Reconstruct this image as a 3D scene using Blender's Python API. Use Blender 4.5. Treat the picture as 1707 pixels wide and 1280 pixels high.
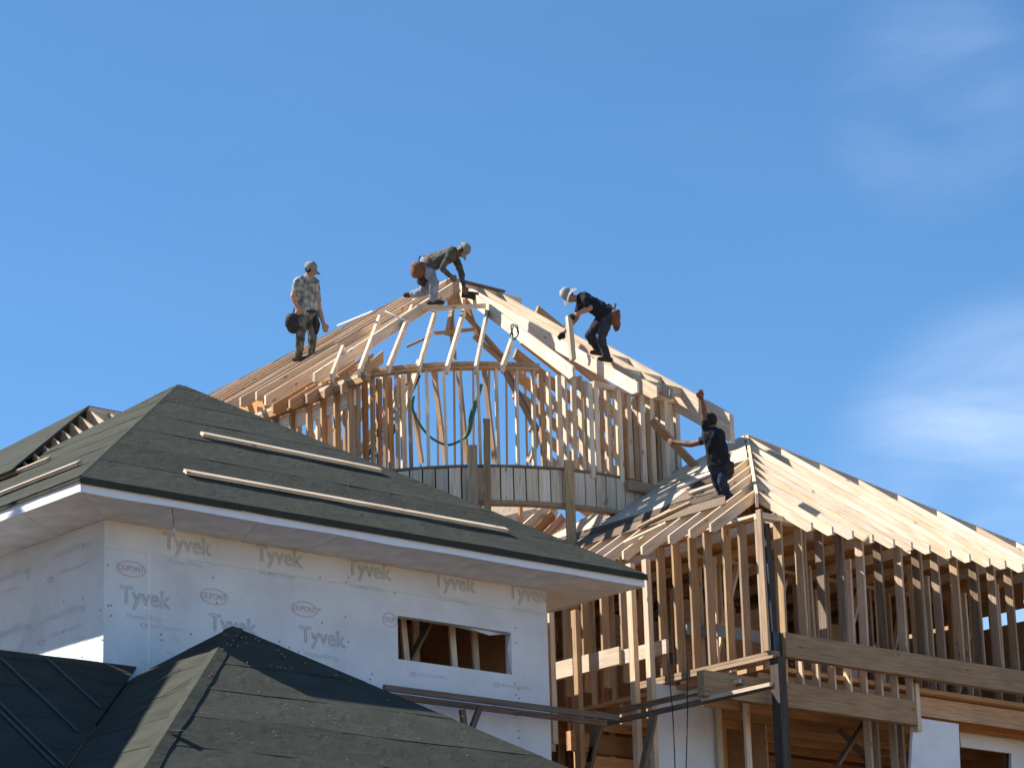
import bpy, bmesh, math, random
from mathutils import Vector, Matrix, noise
random.seed(7)
for o in list(bpy.data.objects): bpy.data.objects.remove(o)
scn = bpy.context.scene
COL = scn.collection
# ------------------------------------------------------------------ camera
PW, PH, FPX = 1707, 1280, 4900.0
PITCH, ROLL, AZ = math.radians(16.65), math.radians(-1.77), math.radians(48.5)
CAM = Vector((0, 0, 1.6))
_f = Vector((math.cos(PITCH)*math.cos(AZ), math.cos(PITCH)*math.sin(AZ), math.sin(PITCH)))
_r0 = Vector((math.sin(AZ), -math.cos(AZ), 0)); _u0 = _r0.cross(_f)
_r = math.cos(ROLL)*_r0 + math.sin(ROLL)*_u0
_u = -math.sin(ROLL)*_r0 + math.cos(ROLL)*_u0
cd = bpy.data.cameras.new('camera'); cam = bpy.data.objects.new('camera', cd); COL.objects.link(cam)
m = Matrix((_r, _u, -_f)).transposed().to_4x4(); m.translation = CAM
cam.matrix_world = m
cd.sensor_width = 36; cd.lens = 36*FPX/PW; cd.clip_end = 5000; cd.clip_start = .1
scn.camera = cam
# ------------------------------------------------------------------ world, sun, exposure
SUN = Vector((.5, -.495, -.71)).normalized()          # travel direction of the sunlight
wd = bpy.data.worlds.new('World'); scn.world = wd; wd.use_nodes = True
nt = wd.node_tree; N = nt.nodes; L = nt.links
bg = N['Background']; bg.inputs['Strength'].default_value = .096
sky = N.new('ShaderNodeTexSky'); sky.sky_type = 'NISHITA'; sky.sun_disc = False
sky.sun_elevation = math.asin(-SUN.z); sky.sun_rotation = math.atan2(-SUN.x, -SUN.y)
sky.altitude = 2600; sky.air_density = 1.0; sky.dust_density = 0.1; sky.ozone_density = 4.5
# thin wisps of cirrus: noise over the sky directions
tc = N.new('ShaderNodeTexCoord')
mp = N.new('ShaderNodeMapping'); mp.inputs['Scale'].default_value = (7, 7, 24); mp.inputs['Rotation'].default_value = (.35, .3, .5)
mp.inputs['Location'].default_value = (1.3, .4, 2.2)
L.new(tc.outputs['Generated'], mp.inputs['Vector'])
nz = N.new('ShaderNodeTexNoise'); nz.inputs['Scale'].default_value = 1.0; nz.inputs['Detail'].default_value = 7; nz.inputs['Roughness'].default_value = .55
nz.inputs['Distortion'].default_value = .6
L.new(mp.outputs[0], nz.inputs['Vector'])
def sky_patch(direction, cos_in, cos_out):            # a soft bank of cirrus around one compass direction
    d = N.new('ShaderNodeVectorMath'); d.operation = 'DOT_PRODUCT'
    nrm = N.new('ShaderNodeVectorMath'); nrm.operation = 'NORMALIZE'
    L.new(tc.outputs['Generated'], nrm.inputs[0]); L.new(nrm.outputs[0], d.inputs[0]); d.inputs[1].default_value = direction
    r = N.new('ShaderNodeMapRange'); r.interpolation_type = 'SMOOTHSTEP'
    r.inputs['From Min'].default_value = cos_out; r.inputs['From Max'].default_value = cos_in
    L.new(d.outputs['Value'], r.inputs['Value']); return r.outputs[0]
def pix_dir(x, y): return (_f + _r*((x-PW/2)/FPX) - _u*((y-PH/2)/FPX))
p1 = sky_patch(pix_dir(1750, 850).normalized(), 1.0, .9964)
p1m = N.new('ShaderNodeMath'); p1m.operation = 'MULTIPLY'; L.new(p1, p1m.inputs[0]); p1m.inputs[1].default_value = .8
p2 = sky_patch(pix_dir(1560, 170).normalized(), 1.0, .9990)
half = N.new('ShaderNodeMath'); half.operation = 'MULTIPLY'; L.new(p2, half.inputs[0]); half.inputs[1].default_value = .30
mx = N.new('ShaderNodeMath'); mx.operation = 'MAXIMUM'; L.new(p1m.outputs[0], mx.inputs[0]); L.new(half.outputs[0], mx.inputs[1])
th = N.new('ShaderNodeMapRange'); th.interpolation_type = 'SMOOTHSTEP'
th.inputs['From Min'].default_value = .22; th.inputs['From Max'].default_value = .95
L.new(nz.outputs['Fac'], th.inputs['Value'])
base_w = N.new('ShaderNodeMath'); base_w.operation = 'ADD'; base_w.inputs[1].default_value = .025; L.new(mx.outputs[0], base_w.inputs[0])
cl = N.new('ShaderNodeMath'); cl.operation = 'MULTIPLY'; L.new(th.outputs[0], cl.inputs[0]); L.new(base_w.outputs[0], cl.inputs[1])
mixc = N.new('ShaderNodeMix'); mixc.data_type = 'RGBA'
tint = N.new('ShaderNodeMix'); tint.data_type = 'RGBA'; tint.blend_type = 'MULTIPLY'; tint.inputs[0].default_value = 1
tint.inputs[7].default_value = (.73, 1.02, 1.08, 1)
L.new(sky.outputs[0], tint.inputs[6])
L.new(cl.outputs[0], mixc.inputs[0]); L.new(tint.outputs[2], mixc.inputs[6]); mixc.inputs[7].default_value = (4.4, 5.4, 7.0, 1)
L.new(mixc.outputs[2], bg.inputs['Color'])
sd = bpy.data.lights.new('sun', 'SUN'); sd.energy = 5.0; sd.angle = math.radians(.5); sd.color = (1, .94, .85)
sun = bpy.data.objects.new('sun', sd); COL.objects.link(sun); sun.rotation_euler = SUN.to_track_quat('-Z', 'Y').to_euler(); sun.location = (0, 0, 60)
scn.view_settings.view_transform = 'Standard'; scn.view_settings.look = 'None'
scn.view_settings.exposure = 0.98; scn.view_settings.gamma = 1
# ------------------------------------------------------------------ pixel -> place helpers (directions only)
def ray(x, y): return pix_dir(x, y)
def at(px, D): return CAM + ray(*px)*D
def on_plane(px, p0, n):
    d = ray(*px); n = Vector(n); return CAM + d*((Vector(p0)-CAM).dot(n)/d.dot(n))
def on_axis(px, ax, val):
    d = ray(*px); return CAM + d*((val-CAM[ax])/d[ax])
# ------------------------------------------------------------------ materials
def nodes(name, rough=.8):
    m_ = bpy.data.materials.new(name); m_.use_nodes = True
    b = m_.node_tree.nodes['Principled BSDF']; b.inputs['Roughness'].default_value = rough
    b.inputs['Specular IOR Level'].default_value = .25
    return m_, m_.node_tree.nodes, m_.node_tree.links, b
def ramp(N_, stops):
    r = N_.new('ShaderNodeValToRGB'); e = r.color_ramp.elements
    while len(e) < len(stops): e.new(.5)
    for k, (p, c) in enumerate(stops): e[k].position = p; e[k].color = (*c, 1)
    return r
def lumber(name, dark, mid, light, knots=True):
    m_, N_, L_, b = nodes(name, .75)
    tc_ = N_.new('ShaderNodeTexCoord'); oi = N_.new('ShaderNodeObjectInfo')
    off = N_.new('ShaderNodeVectorMath'); off.operation = 'SCALE'; off.inputs[0].default_value = (37, 19, 53)
    L_.new(oi.outputs['Random'], off.inputs['Scale'])
    add = N_.new('ShaderNodeVectorMath'); L_.new(tc_.outputs['Object'], add.inputs[0]); L_.new(off.outputs[0], add.inputs[1])
    mp_ = N_.new('ShaderNodeMapping'); mp_.inputs['Scale'].default_value = (1.2, 22, 22); L_.new(add.outputs[0], mp_.inputs[0])
    n1 = N_.new('ShaderNodeTexNoise'); n1.inputs['Scale'].default_value = 1.6; n1.inputs['Detail'].default_value = 5; n1.inputs['Distortion'].default_value = .8
    L_.new(mp_.outputs[0], n1.inputs['Vector'])
    r = ramp(N_, [(.3, dark), (.5, mid), (.72, light)]); L_.new(n1.outputs['Fac'], r.inputs[0])
    n2 = N_.new('ShaderNodeTexNoise'); n2.inputs['Scale'].default_value = 1.3; n2.inputs['Detail'].default_value = 3; L_.new(add.outputs[0], n2.inputs['Vector'])
    hs = N_.new('ShaderNodeHueSaturation')
    v = N_.new('ShaderNodeMapRange'); v.inputs['To Min'].default_value = .74; v.inputs['To Max'].default_value = 1.14; L_.new(oi.outputs['Random'], v.inputs[0])
    v2 = N_.new('ShaderNodeMapRange'); v2.inputs['From Min'].default_value = .3; v2.inputs['From Max'].default_value = .7
    v2.inputs['To Min'].default_value = .86; v2.inputs['To Max'].default_value = 1.08; L_.new(n2.outputs['Fac'], v2.inputs[0])
    mm = N_.new('ShaderNodeMath'); mm.operation = 'MULTIPLY'; L_.new(v.outputs[0], mm.inputs[0]); L_.new(v2.outputs[0], mm.inputs[1])
    L_.new(mm.outputs[0], hs.inputs['Value'])
    s_ = N_.new('ShaderNodeMapRange'); s_.inputs['To Min'].default_value = .8; s_.inputs['To Max'].default_value = 1.1
    fr = N_.new('ShaderNodeMath'); fr.operation = 'FRACT'; ml = N_.new('ShaderNodeMath'); ml.operation = 'MULTIPLY'; ml.inputs[1].default_value = 7.3
    L_.new(oi.outputs['Random'], ml.inputs[0]); L_.new(ml.outputs[0], fr.inputs[0]); L_.new(fr.outputs[0], s_.inputs[0]); L_.new(s_.outputs[0], hs.inputs['Saturation'])
    L_.new(r.outputs[0], hs.inputs['Color'])
    out = hs.outputs[0]
    if knots:
        mk = N_.new('ShaderNodeMapping'); mk.inputs['Scale'].default_value = (2.2, 6, 6); L_.new(add.outputs[0], mk.inputs[0])
        vo = N_.new('ShaderNodeTexVoronoi'); vo.inputs['Scale'].default_value = 1.0; vo.inputs['Randomness'].default_value = 1; L_.new(mk.outputs[0], vo.inputs['Vector'])
        kr = N_.new('ShaderNodeMapRange'); kr.inputs['From Min'].default_value = .05; kr.inputs['From Max'].default_value = .13
        kr.inputs['To Min'].default_value = .75; kr.inputs['To Max'].default_value = 0; L_.new(vo.outputs['Distance'], kr.inputs[0])
        mk2 = N_.new('ShaderNodeMix'); mk2.data_type = 'RGBA'; L_.new(kr.outputs[0], mk2.inputs[0]); L_.new(out, mk2.inputs[6])
        mk2.inputs[7].default_value = (.14, .07, .03, 1); out = mk2.outputs[2]
    L_.new(out, b.inputs['Base Color'])
    return m_
M = {}
M['lumber'] = lumber('fresh_lumber', (.55, .40, .26), (.71, .55, .39), (.80, .66, .49))
M['lumber_shade'] = lumber('shade_toned_lumber', (.30, .19, .105), (.40, .265, .155), (.49, .34, .21))  # same lumber with its shaded tone put into the colour
M['lumber_mid'] = lumber('shelf_lumber', (.40, .28, .18), (.52, .38, .26), (.60, .47, .33))
M['lumber_warm'] = lumber('bounce_warm_lumber', (.44, .275, .15), (.56, .37, .21), (.65, .46, .28))  # warm bounce light put into the wood colour
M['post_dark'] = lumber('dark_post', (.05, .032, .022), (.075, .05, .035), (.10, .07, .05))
M['lumber_old_shade'] = lumber('stained_shade_lumber', (.13, .09, .06), (.19, .13, .085), (.25, .18, .12))  # old brown wood, also the shadow tone for the wing's left slope
M['ply'] = lumber('sheathing_board', (.36, .19, .085), (.47, .27, .13), (.56, .34, .18), False)
def flat(name, c, rough=.8, var=.12, scale=6, spec=.25):
    m_, N_, L_, b = nodes(name, rough); b.inputs['Specular IOR Level'].default_value = spec
    tc_ = N_.new('ShaderNodeTexCoord'); n1 = N_.new('ShaderNodeTexNoise'); n1.inputs['Scale'].default_value = scale; n1.inputs['Detail'].default_value = 6
    L_.new(tc_.outputs['Object'], n1.inputs['Vector'])
    r = ramp(N_, [(.3, tuple(x*(1-var) for x in c)), (.7, tuple(min(1, x*(1+var)) for x in c))]); L_.new(n1.outputs['Fac'], r.inputs[0])
    L_.new(r.outputs[0], b.inputs['Base Color'])
    return m_
def felt(name, c):
    m_, N_, L_, b = nodes(name, .95); b.inputs['Specular IOR Level'].default_value = .08
    tc_ = N_.new('ShaderNodeTexCoord'); oi = N_.new('ShaderNodeObjectInfo')
    n1 = N_.new('ShaderNodeTexNoise'); n1.inputs['Scale'].default_value = 2.2; n1.inputs['Detail'].default_value = 8; n1.inputs['Roughness'].default_value = .65
    L_.new(tc_.outputs['Object'], n1.inputs['Vector'])
    n3 = N_.new('ShaderNodeTexNoise'); n3.inputs['Scale'].default_value = 90; n3.inputs['Detail'].default_value = 3; L_.new(tc_.outputs['Object'], n3.inputs['Vector'])
    mixf = N_.new('ShaderNodeMath'); mixf.operation = 'MULTIPLY_ADD'; mixf.inputs[1].default_value = .35; L_.new(n3.outputs['Fac'], mixf.inputs[0]); 
    sc = N_.new('ShaderNodeMath'); sc.operation = 'MULTIPLY'; sc.inputs[1].default_value = .65; L_.new(n1.outputs['Fac'], sc.inputs[0]); L_.new(sc.outputs[0], mixf.inputs[2])
    r = ramp(N_, [(.34, tuple(x*.74 for x in c)), (.5, c), (.68, tuple(x*1.28 for x in c))]); L_.new(mixf.outputs[0], r.inputs[0])
    hs = N_.new('ShaderNodeHueSaturation'); v = N_.new('ShaderNodeMapRange'); v.inputs['To Min'].default_value = .88; v.inputs['To Max'].default_value = 1.1
    L_.new(oi.outputs['Random'], v.inputs[0]); L_.new(v.outputs[0], hs.inputs['Value']); L_.new(r.outputs[0], hs.inputs['Color']); L_.new(hs.outputs[0], b.inputs['Base Color'])
    bp = N_.new('ShaderNodeBump'); bp.inputs['Strength'].default_value = .35; bp.inputs['Distance'].default_value = .01; L_.new(n3.outputs['Fac'], bp.inputs['Height'])
    n4 = N_.new('ShaderNodeTexNoise'); n4.inputs['Scale'].default_value = 3.2; n4.inputs['Detail'].default_value = 4; n4.inputs['Distortion'].default_value = 1.5; L_.new(tc_.outputs['Object'], n4.inputs['Vector'])
    b2 = N_.new('ShaderNodeBump'); b2.inputs['Strength'].default_value = .5; b2.inputs['Distance'].default_value = .035; L_.new(n4.outputs['Fac'], b2.inputs['Height']); L_.new(bp.outputs[0], b2.inputs['Normal']); L_.new(b2.outputs[0], b.inputs['Normal'])
    return m_
M['felt'] = felt('roofing_felt', (.052, .0535, .043))
def wrap(name):
    m_, N_, L_, b = nodes(name, .55)
    tc_ = N_.new('ShaderNodeTexCoord')
    n1 = N_.new('ShaderNodeTexNoise'); n1.inputs['Scale'].default_value = 1.3; n1.inputs['Detail'].default_value = 8; L_.new(tc_.outputs['Object'], n1.inputs['Vector'])
    r = ramp(N_, [(.25, (.60, .605, .62)), (.5, (.72, .73, .75)), (.75, (.79, .80, .82))]); L_.new(n1.outputs['Fac'], r.inputs[0]); L_.new(r.outputs[0], b.inputs['Base Color'])
    n2 = N_.new('ShaderNodeTexNoise'); n2.inputs['Scale'].default_value = 2.4; n2.inputs['Detail'].default_value = 6; n2.inputs['Distortion'].default_value = 1.8; L_.new(tc_.outputs['Object'], n2.inputs['Vector'])
    bp = N_.new('ShaderNodeBump'); bp.inputs['Strength'].default_value = .8; bp.inputs['Distance'].default_value = .05; L_.new(n2.outputs['Fac'], bp.inputs['Height']); L_.new(bp.outputs[0], b.inputs['Normal'])
    return m_
M['wrap'] = wrap('house_wrap')
M['ink_grey'] = flat('ink_blue_grey', (.635, .66, .70), .6, .1)
M['ink_red'] = flat('ink_red', (.60, .44, .45), .6, .1)
M['soffit'] = flat('soffit_board', (.77, .79, .82), .8, .14, 3)
M['white'] = flat('white_trim', (.78, .78, .80), .5, .05)
M['staple'] = flat('staple_dark', (.10, .09, .10), .5, .1)
M['cap'] = flat('nail_cap_orange', (.34, .17, .09), .5, .1)
M['steel'] = flat('dark_steel', (.025, .027, .03), .45, .2, 8, .5)
M['black'] = flat('black_rubber', (.02, .022, .022), .5, .2)
M['green'] = flat('green_hose', (.05, .16, .12), .45, .2)
M['dirt'] = flat('bare_dirt', (.25, .16, .09), .95, .25, .3)
M['greywall'] = flat('grey_board', (.24, .26, .26), .8, .15, 2)
M['batten'] = flat('grey_batten', (.075, .08, .08), .8, .1)
M['twine'] = flat('white_twine', (.7, .72, .7), .7, .05)
M['alu'] = flat('worn_metal', (.10, .10, .10), .4, .3, 12, .5)
M['skin'] = flat('skin', (.42, .22, .15), .55, .12, 20)
M['skin_dark'] = flat('skin_tanned', (.17, .085, .055), .55, .12, 20)
M['hair'] = flat('dark_hair', (.012, .010, .010), .5, .3, 40)
M['tee_black'] = flat('black_tee', (.014, .015, .02), .9, .35, 9)
M['jeans_dark'] = flat('navy_jeans', (.018, .026, .05), .9, .35, 9)
M['pants_charcoal'] = flat('charcoal_pants', (.035, .036, .045), .9, .4, 7)
M['denim_pale'] = flat('pale_denim', (.22, .25, .30), .9, .3, 10)
M['hoodie'] = flat('olive_sweatshirt', (.085, .08, .062), .95, .45, 9)
M['leather'] = flat('brown_leather', (.16, .07, .04), .7, .4, 14)
M['leather_dark'] = flat('dark_leather', (.03, .028, .028), .7, .4, 14)
M['glove'] = flat('dark_glove', (.02, .02, .025), .8, .2)
M['boot'] = flat('work_boot', (.05, .032, .022), .7, .3)
M['cap_khaki'] = flat('khaki_cap', (.22, .22, .18), .85, .2, 25)
M['hat_grey'] = flat('grey_sun_hat', (.30, .30, .285), .9, .25, 18)
def camo(name, a, b_, c_):
    m_, N_, L_, b = nodes(name, .95)
    tc_ = N_.new('ShaderNodeTexCoord'); n1 = N_.new('ShaderNodeTexNoise'); n1.inputs['Scale'].default_value = 11; n1.inputs['Detail'].default_value = 3; L_.new(tc_.outputs['Object'], n1.inputs['Vector'])
    r = ramp(N_, [(.38, a), (.5, b_), (.62, c_)]); L_.new(n1.outputs['Fac'], r.inputs[0]); L_.new(r.outputs[0], b.inputs['Base Color']); return m_
M['camo_shirt'] = camo('mottled_shirt', (.10, .115, .12), (.22, .23, .22), (.36, .36, .33))
M['camo_pants'] = camo('mottled_trousers', (.05, .055, .05), (.10, .10, .085), (.17, .165, .13))
# ------------------------------------------------------------------ object helpers
def tag(o, label=None, cat=None, group=None, kind=None):
    if label: o['label'] = label
    if cat: o['category'] = cat
    if group: o['group'] = group
    if kind: o['kind'] = kind
    return o
def thing(name, loc, label, cat, group=None):
    o = bpy.data.objects.new(name, None); COL.objects.link(o); o.location = loc; o.empty_display_size = .2
    o['_w'] = 0; del o['_w']
    WM[o.name] = Matrix.Translation(Vector(loc))
    return tag(o, label, cat, group)
WM = {}
def place(o, parent, mw):
    WM[o.name] = mw.copy()
    if parent is not None:
        o.parent = parent; o.matrix_parent_inverse = WM[parent.name].inverted()
    o.matrix_basis = mw
def mesh_obj(name, verts, faces, mat, parent=None, mw=None, smooth=False):
    mw = mw or Matrix.Identity(4)
    me = bpy.data.meshes.new(name); me.from_pydata([tuple(v) for v in verts], [], faces); me.update()
    if smooth: me.polygons.foreach_set('use_smooth', [True]*len(me.polygons))
    if mat is not None: me.materials.append(M[mat] if isinstance(mat, str) else mat)
    o = bpy.data.objects.new(name, me); COL.objects.link(o); place(o, parent, mw); return o
def world_mesh(name, verts, faces, mat, parent=None, smooth=False):
    """verts in world space; origin put at their mean"""
    c = sum((Vector(v) for v in verts), Vector())/len(verts)
    return mesh_obj(name, [Vector(v)-c for v in verts], faces, mat, parent, Matrix.Translation(c), smooth)
def basis(ex, up=(0, 0, 1)):
    ex = Vector(ex).normalized(); up = Vector(up)
    if abs(ex.dot(up)) > .999*up.length: up = Vector((0, 1, 0))
    ey = up.cross(ex).normalized(); ez = ex.cross(ey); return ex, ey, ez
def beam(parent, name, p0, p1, w, h, mat='lumber', up=(0, 0, 1), bow=0.0):
    """squared timber from p0 to p1 (centre line); w across, h along up"""
    p0 = Vector(p0); p1 = Vector(p1); ex, ey, ez = basis(p1-p0, up); Ln = (p1-p0).length
    mw = Matrix((ex, ey, ez)).transposed().to_4x4(); mw.translation = p0
    v = []; 
    for x in (0, Ln):
        for (a, b) in ((-1, -1), (1, -1), (1, 1), (-1, 1)): v.append(Vector((x, a*w/2, b*h/2)))
    f = [(0, 3, 2, 1), (4, 5, 6, 7), (0, 1, 5, 4), (1, 2, 6, 5), (2, 3, 7, 6), (3, 0, 4, 7)]
    return mesh_obj(name, v, f, mat, parent, mw)
def rafter(parent, top, tail, w=.038, hv=.17, mat='lumber', heel=True, name='rafter'):
    """top edge runs top->tail; plumb cut at both ends, tail with a heel cut"""
    top = Vector(top); tail = Vector(tail); d = top-tail; hor = Vector((d.x, d.y, 0)); Lh = hor.length; hd = hor.normalized(); p = d.z/Lh
    lat = Vector((-hd.y, hd.x, 0))
    poly = [(0, 0), (0, -hv*.66 if heel else -hv)]
    if heel: poly.append((hv*.5, p*hv*.5-hv))
    poly += [(Lh, d.z-hv), (Lh, d.z)]
    ex, ey, ez = basis(d); mw = Matrix((ex, ey, ez)).transposed().to_4x4(); mw.translation = tail; inv = mw.inverted()
    n = len(poly); v = []
    for s in (-w/2, w/2):
        for (a, z) in poly: v.append(inv @ (tail + hd*a + Vector((0, 0, z)) + lat*s))
    f = [tuple(range(n)), tuple(range(2*n-1, n-1, -1))] + [(i, n+i, n+(i+1) % n, (i+1) % n) for i in range(n)]
    return mesh_obj(name, v, f, mat, parent, mw)
def slab(parent, name, poly, normal, th, mat):
    """flat polygon (world points) thickened along -normal"""
    n = Vector(normal).normalized()*th; k = len(poly); v = [Vector(p) for p in poly] + [Vector(p)-n for p in poly]
    f = [tuple(range(k)), tuple(range(2*k-1, k-1, -1))] + [(i, k+i, k+(i+1) % k, (i+1) % k) for i in range(k)]
    return world_mesh(name, v, f, mat, parent)
def box(parent, name, lo, hi, mat):
    x0, y0, z0 = lo; x1, y1, z1 = hi
    v = [(x0, y0, z0), (x1, y0, z0), (x1, y1, z0), (x0, y1, z0), (x0, y0, z1), (x1, y0, z1), (x1, y1, z1), (x0, y1, z1)]
    return world_mesh(name, v, [(0, 3, 2, 1), (4, 5, 6, 7), (0, 1, 5, 4), (1, 2, 6, 5), (2, 3, 7, 6), (3, 0, 4, 7)], mat, parent)
def tube(parent, name, pts, r, mat, seg=8):
    pts = [Vector(p) for p in pts]; v = []; f = []
    for i, p in enumerate(pts):
        t = (pts[min(i+1, len(pts)-1)]-pts[max(i-1, 0)]).normalized(); _, ey, ez = basis(t)
        rr = r[i] if isinstance(r, (list, tuple)) else r
        for k in range(seg):
            a = 2*math.pi*k/seg; v.append(p + ey*math.cos(a)*rr + ez*math.sin(a)*rr)
    for i in range(len(pts)-1):
        for k in range(seg): f.append((i*seg+k, i*seg+(k+1) % seg, (i+1)*seg+(k+1) % seg, (i+1)*seg+k))
    f.append(tuple(range(seg-1, -1, -1))); f.append(tuple(range((len(pts)-1)*seg, len(pts)*seg)))
    return world_mesh(name, v, f, mat, parent, True)
def spline(pts, n=8):
    pts = [Vector(p) for p in pts]; out = []
    for i in range(len(pts)-1):
        a, b, c, d = pts[max(i-1, 0)], pts[i], pts[i+1], pts[min(i+2, len(pts)-1)]
        for k in range(n):
            t = k/n; out.append(.5*((2*b)+(c-a)*t+(2*a-5*b+4*c-d)*t*t+(3*b-a-3*c+d)*t**3))
    out.append(pts[-1]); return out
def jit(s): return random.uniform(-s, s)
P = 2/3
# ------------------------------------------------------------------ setting: ground
g = []
S_ = 900
world_mesh('ground', [(-S_, -S_, 0), (S_, -S_, 0), (S_, S_, 0), (-S_, S_, 0)], [(0, 1, 2, 3)], 'dirt')
tag(bpy.data.objects['ground'], kind='structure')
# ------------------------------------------------------------------ felt covered roof plane
def felt_plane(parent, origin, along, upslope, smax, a_of, b_of, seed=0, course=.86, amp=.011):
    """overlapping felt strips, each an object; origin on the eave, along/upslope unit vectors"""
    origin = Vector(origin); along = Vector(along).normalized(); us = Vector(upslope).normalized(); nrm = along.cross(us).normalized()
    if nrm.z < 0: nrm = -nrm
    k = 0; s0 = 0.0
    while s0 < smax-.05:
        s1 = min(s0+course+.06, smax); rows = [s0+(s1-s0)*j/5 for j in range(6)]
        la = max(b_of(s0)-a_of(s0), .2); nx = max(2, int(la/.22)); v = []; f = []
        for j, s in enumerate(rows):
            a, b = a_of(s), b_of(s)
            if b < a: a = b = (a+b)/2
            for i in range(nx+1):
                x = a+(b-a)*i/nx
                h = .004 + .0022*(1-(s-s0)/(s1-s0))
                e = min(1, min(i, nx-i)/3)
                h += amp*(1.1*noise.noise(Vector((x*.9, s*2.1, seed+k*.37)))+.8*noise.noise(Vector((x*2.6+s*1.5, s*.9, seed*3+k*1.7))))*e
                if j == 0:
                    h += amp*.8*max(0, noise.noise(Vector((x*1.3, k*3.1, seed))))
                v.append(origin + along*x + us*s + nrm*max(h, .001 if j else .008))
        for i in range(nx+1): v.append(v[i]-nrm*.0035)                       # the lap's lower edge
        for i in range(nx+1): v.append(v[i].copy())
        for j in range(5):
            for i in range(nx):
                q = (j*(nx+1)+i, j*(nx+1)+i+1, (j+1)*(nx+1)+i+1, (j+1)*(nx+1)+i); f.append(q)
        bs = 6*(nx+1)
        for i in range(nx): f.append((bs+i, bs+i+1, bs+nx+2+i, bs+nx+1+i))
        world_mesh('felt_strip', v, f, 'felt', parent, True)
        s0 += course; k += 1
def scatter_caps(parent, origin, along, us, smax, a_of, b_of, n, mat='cap', r=.012):
    along = Vector(along).normalized(); us = Vector(us).normalized(); nrm = along.cross(us).normalized()
    if nrm.z < 0: nrm = -nrm
    v = []; f = []
    for _ in range(n):
        s = random.uniform(.1, smax*.95); a, b = a_of(s), b_of(s); x = random.uniform(a, b)
        if random.random() < .35: s = max(.05, round(s/.86)*.86+.04+jit(.02)); 
        if s > smax: continue
        c = Vector(origin)+along*x+us*s+nrm*.022; i0 = len(v)
        for k in range(6):
            t = k*math.pi/3; v.append(c+along*math.cos(t)*r+us*math.sin(t)*r)
        for k in range(6):
            t = k*math.pi/3; v.append(c-nrm*.012+along*math.cos(t)*r+us*math.sin(t)*r)
        f.append(tuple(range(i0, i0+6)))
        for k in range(6): f.append((i0+k, i0+6+k, i0+6+(k+1) % 6, i0+(k+1) % 6))
    o = world_mesh('nail_caps', v, f, mat, parent); tag(o, kind='stuff'); return o
# ================================================================== house wrapped in white membrane
XT, YT, ZS = 18.957, 28.872, 10.29
OV = .98; EL = 8.97; ZE = ZS+.165                     # overhang, eave length, roof edge top
XE, YE = XT-OV, YT-OV; HALF = EL/2; ZA = ZE+HALF*P
house = thing('wrapped_house', (XT, YT, 0), 'white wrapped house with dark felt hip roof left of the framing', 'house')
WX1 = 26.04; WY1 = YE+EL-OV
wx0, wx1, wz0, wz1 = 23.45, 25.39, 9.08, 9.65
def front_wall():
    xs = [XT, wx0, wx1, WX1]; zs = [0, wz0, wz1, ZS]; v = []; f = []; th = .12
    for y in (YT, YT+th):
        for z in zs:
            for x in xs: v.append((x, y, z))
    def id_(y, j, i): return y*16+j*4+i
    for j in range(3):
        for i in range(3):
            if i == 1 and j == 1: continue
            f.append((id_(0, j, i), id_(0, j, i+1), id_(0, j+1, i+1), id_(0, j+1, i)))
            f.append((id_(1, j, i), id_(1, j+1, i), id_(1, j+1, i+1), id_(1, j, i+1)))
    f += [(id_(0, 1, 1), id_(1, 1, 1), id_(1, 1, 2), id_(0, 1, 2)), (id_(0, 2, 1), id_(0, 2, 2), id_(1, 2, 2), id_(1, 2, 1)),
          (id_(0, 1, 1), id_(0, 2, 1), id_(1, 2, 1), id_(1, 1, 1)), (id_(0, 1, 2), id_(1, 1, 2), id_(1, 2, 2), id_(0, 2, 2))]
    for j in range(3): f.append((id_(0, j, 0), id_(0, j+1, 0), id_(1, j+1, 0), id_(1, j, 0)))
    for j in range(3): f.append((id_(0, j, 3), id_(1, j, 3), id_(1, j+1, 3), id_(0, j+1, 3)))
    return world_mesh('wall', v, f, 'wrap', house)
wallF = front_wall(); tag(wallF, 'shaded front wall wrap with printed lettering and open window')
wallL = box(house, 'wall', (XT, YT+.123, 0), (XT+.12, WY1, ZS-.001), 'wrap')
box(house, 'wall', (XT+.123, WY1-.12, 0), (WX1, WY1, ZS-.001), 'wrap')
box(house, 'wall', (WX1-.12, YT+.123, 0), (WX1, WY1-.123, ZS-.002), 'ply')
box(house, 'floor_deck', (XT+.13, YT+.13, 8.4), (WX1-.13, WY1-.13, 8.5), 'ply')
# soffit and fascia
sw = .9
def ring_soffit():
    z0, z1 = ZS-.002+.004, ZS+.03
    a = [(XE+.03, YE+.03), (XE+EL-.03, YE+.03), (XE+EL-.03, YE+EL-.03), (XE+.03, YE+EL-.03)]
    b = [(XT-.002, YT-.002), (WX1+.002, YT-.002), (WX1+.002, WY1), (XT-.002, WY1)]
    for i in range(4):
      j = (i+1) % 4
      n_ = 7
      for k in range(n_):
        t0_, t1_ = k/n_+.0006, (k+1)/n_-.0006
        L2 = lambda p, q, t: (p[0]+(q[0]-p[0])*t, p[1]+(q[1]-p[1])*t)
        q4 = [L2(a[i], a[j], t0_), L2(a[i], a[j], t1_), L2(b[i], b[j], t1_), L2(b[i], b[j], t0_)]; e = jit(.002)
        v = [(*q, z0+e) for q in q4]+[(*q, z1) for q in q4]
        world_mesh('soffit', v, [(0, 3, 2, 1), (4, 5, 6, 7), (0, 1, 5, 4), (1, 2, 6, 5), (2, 3, 7, 6), (3, 0, 4, 7)], 'soffit', house)
ring_soffit()
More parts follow.
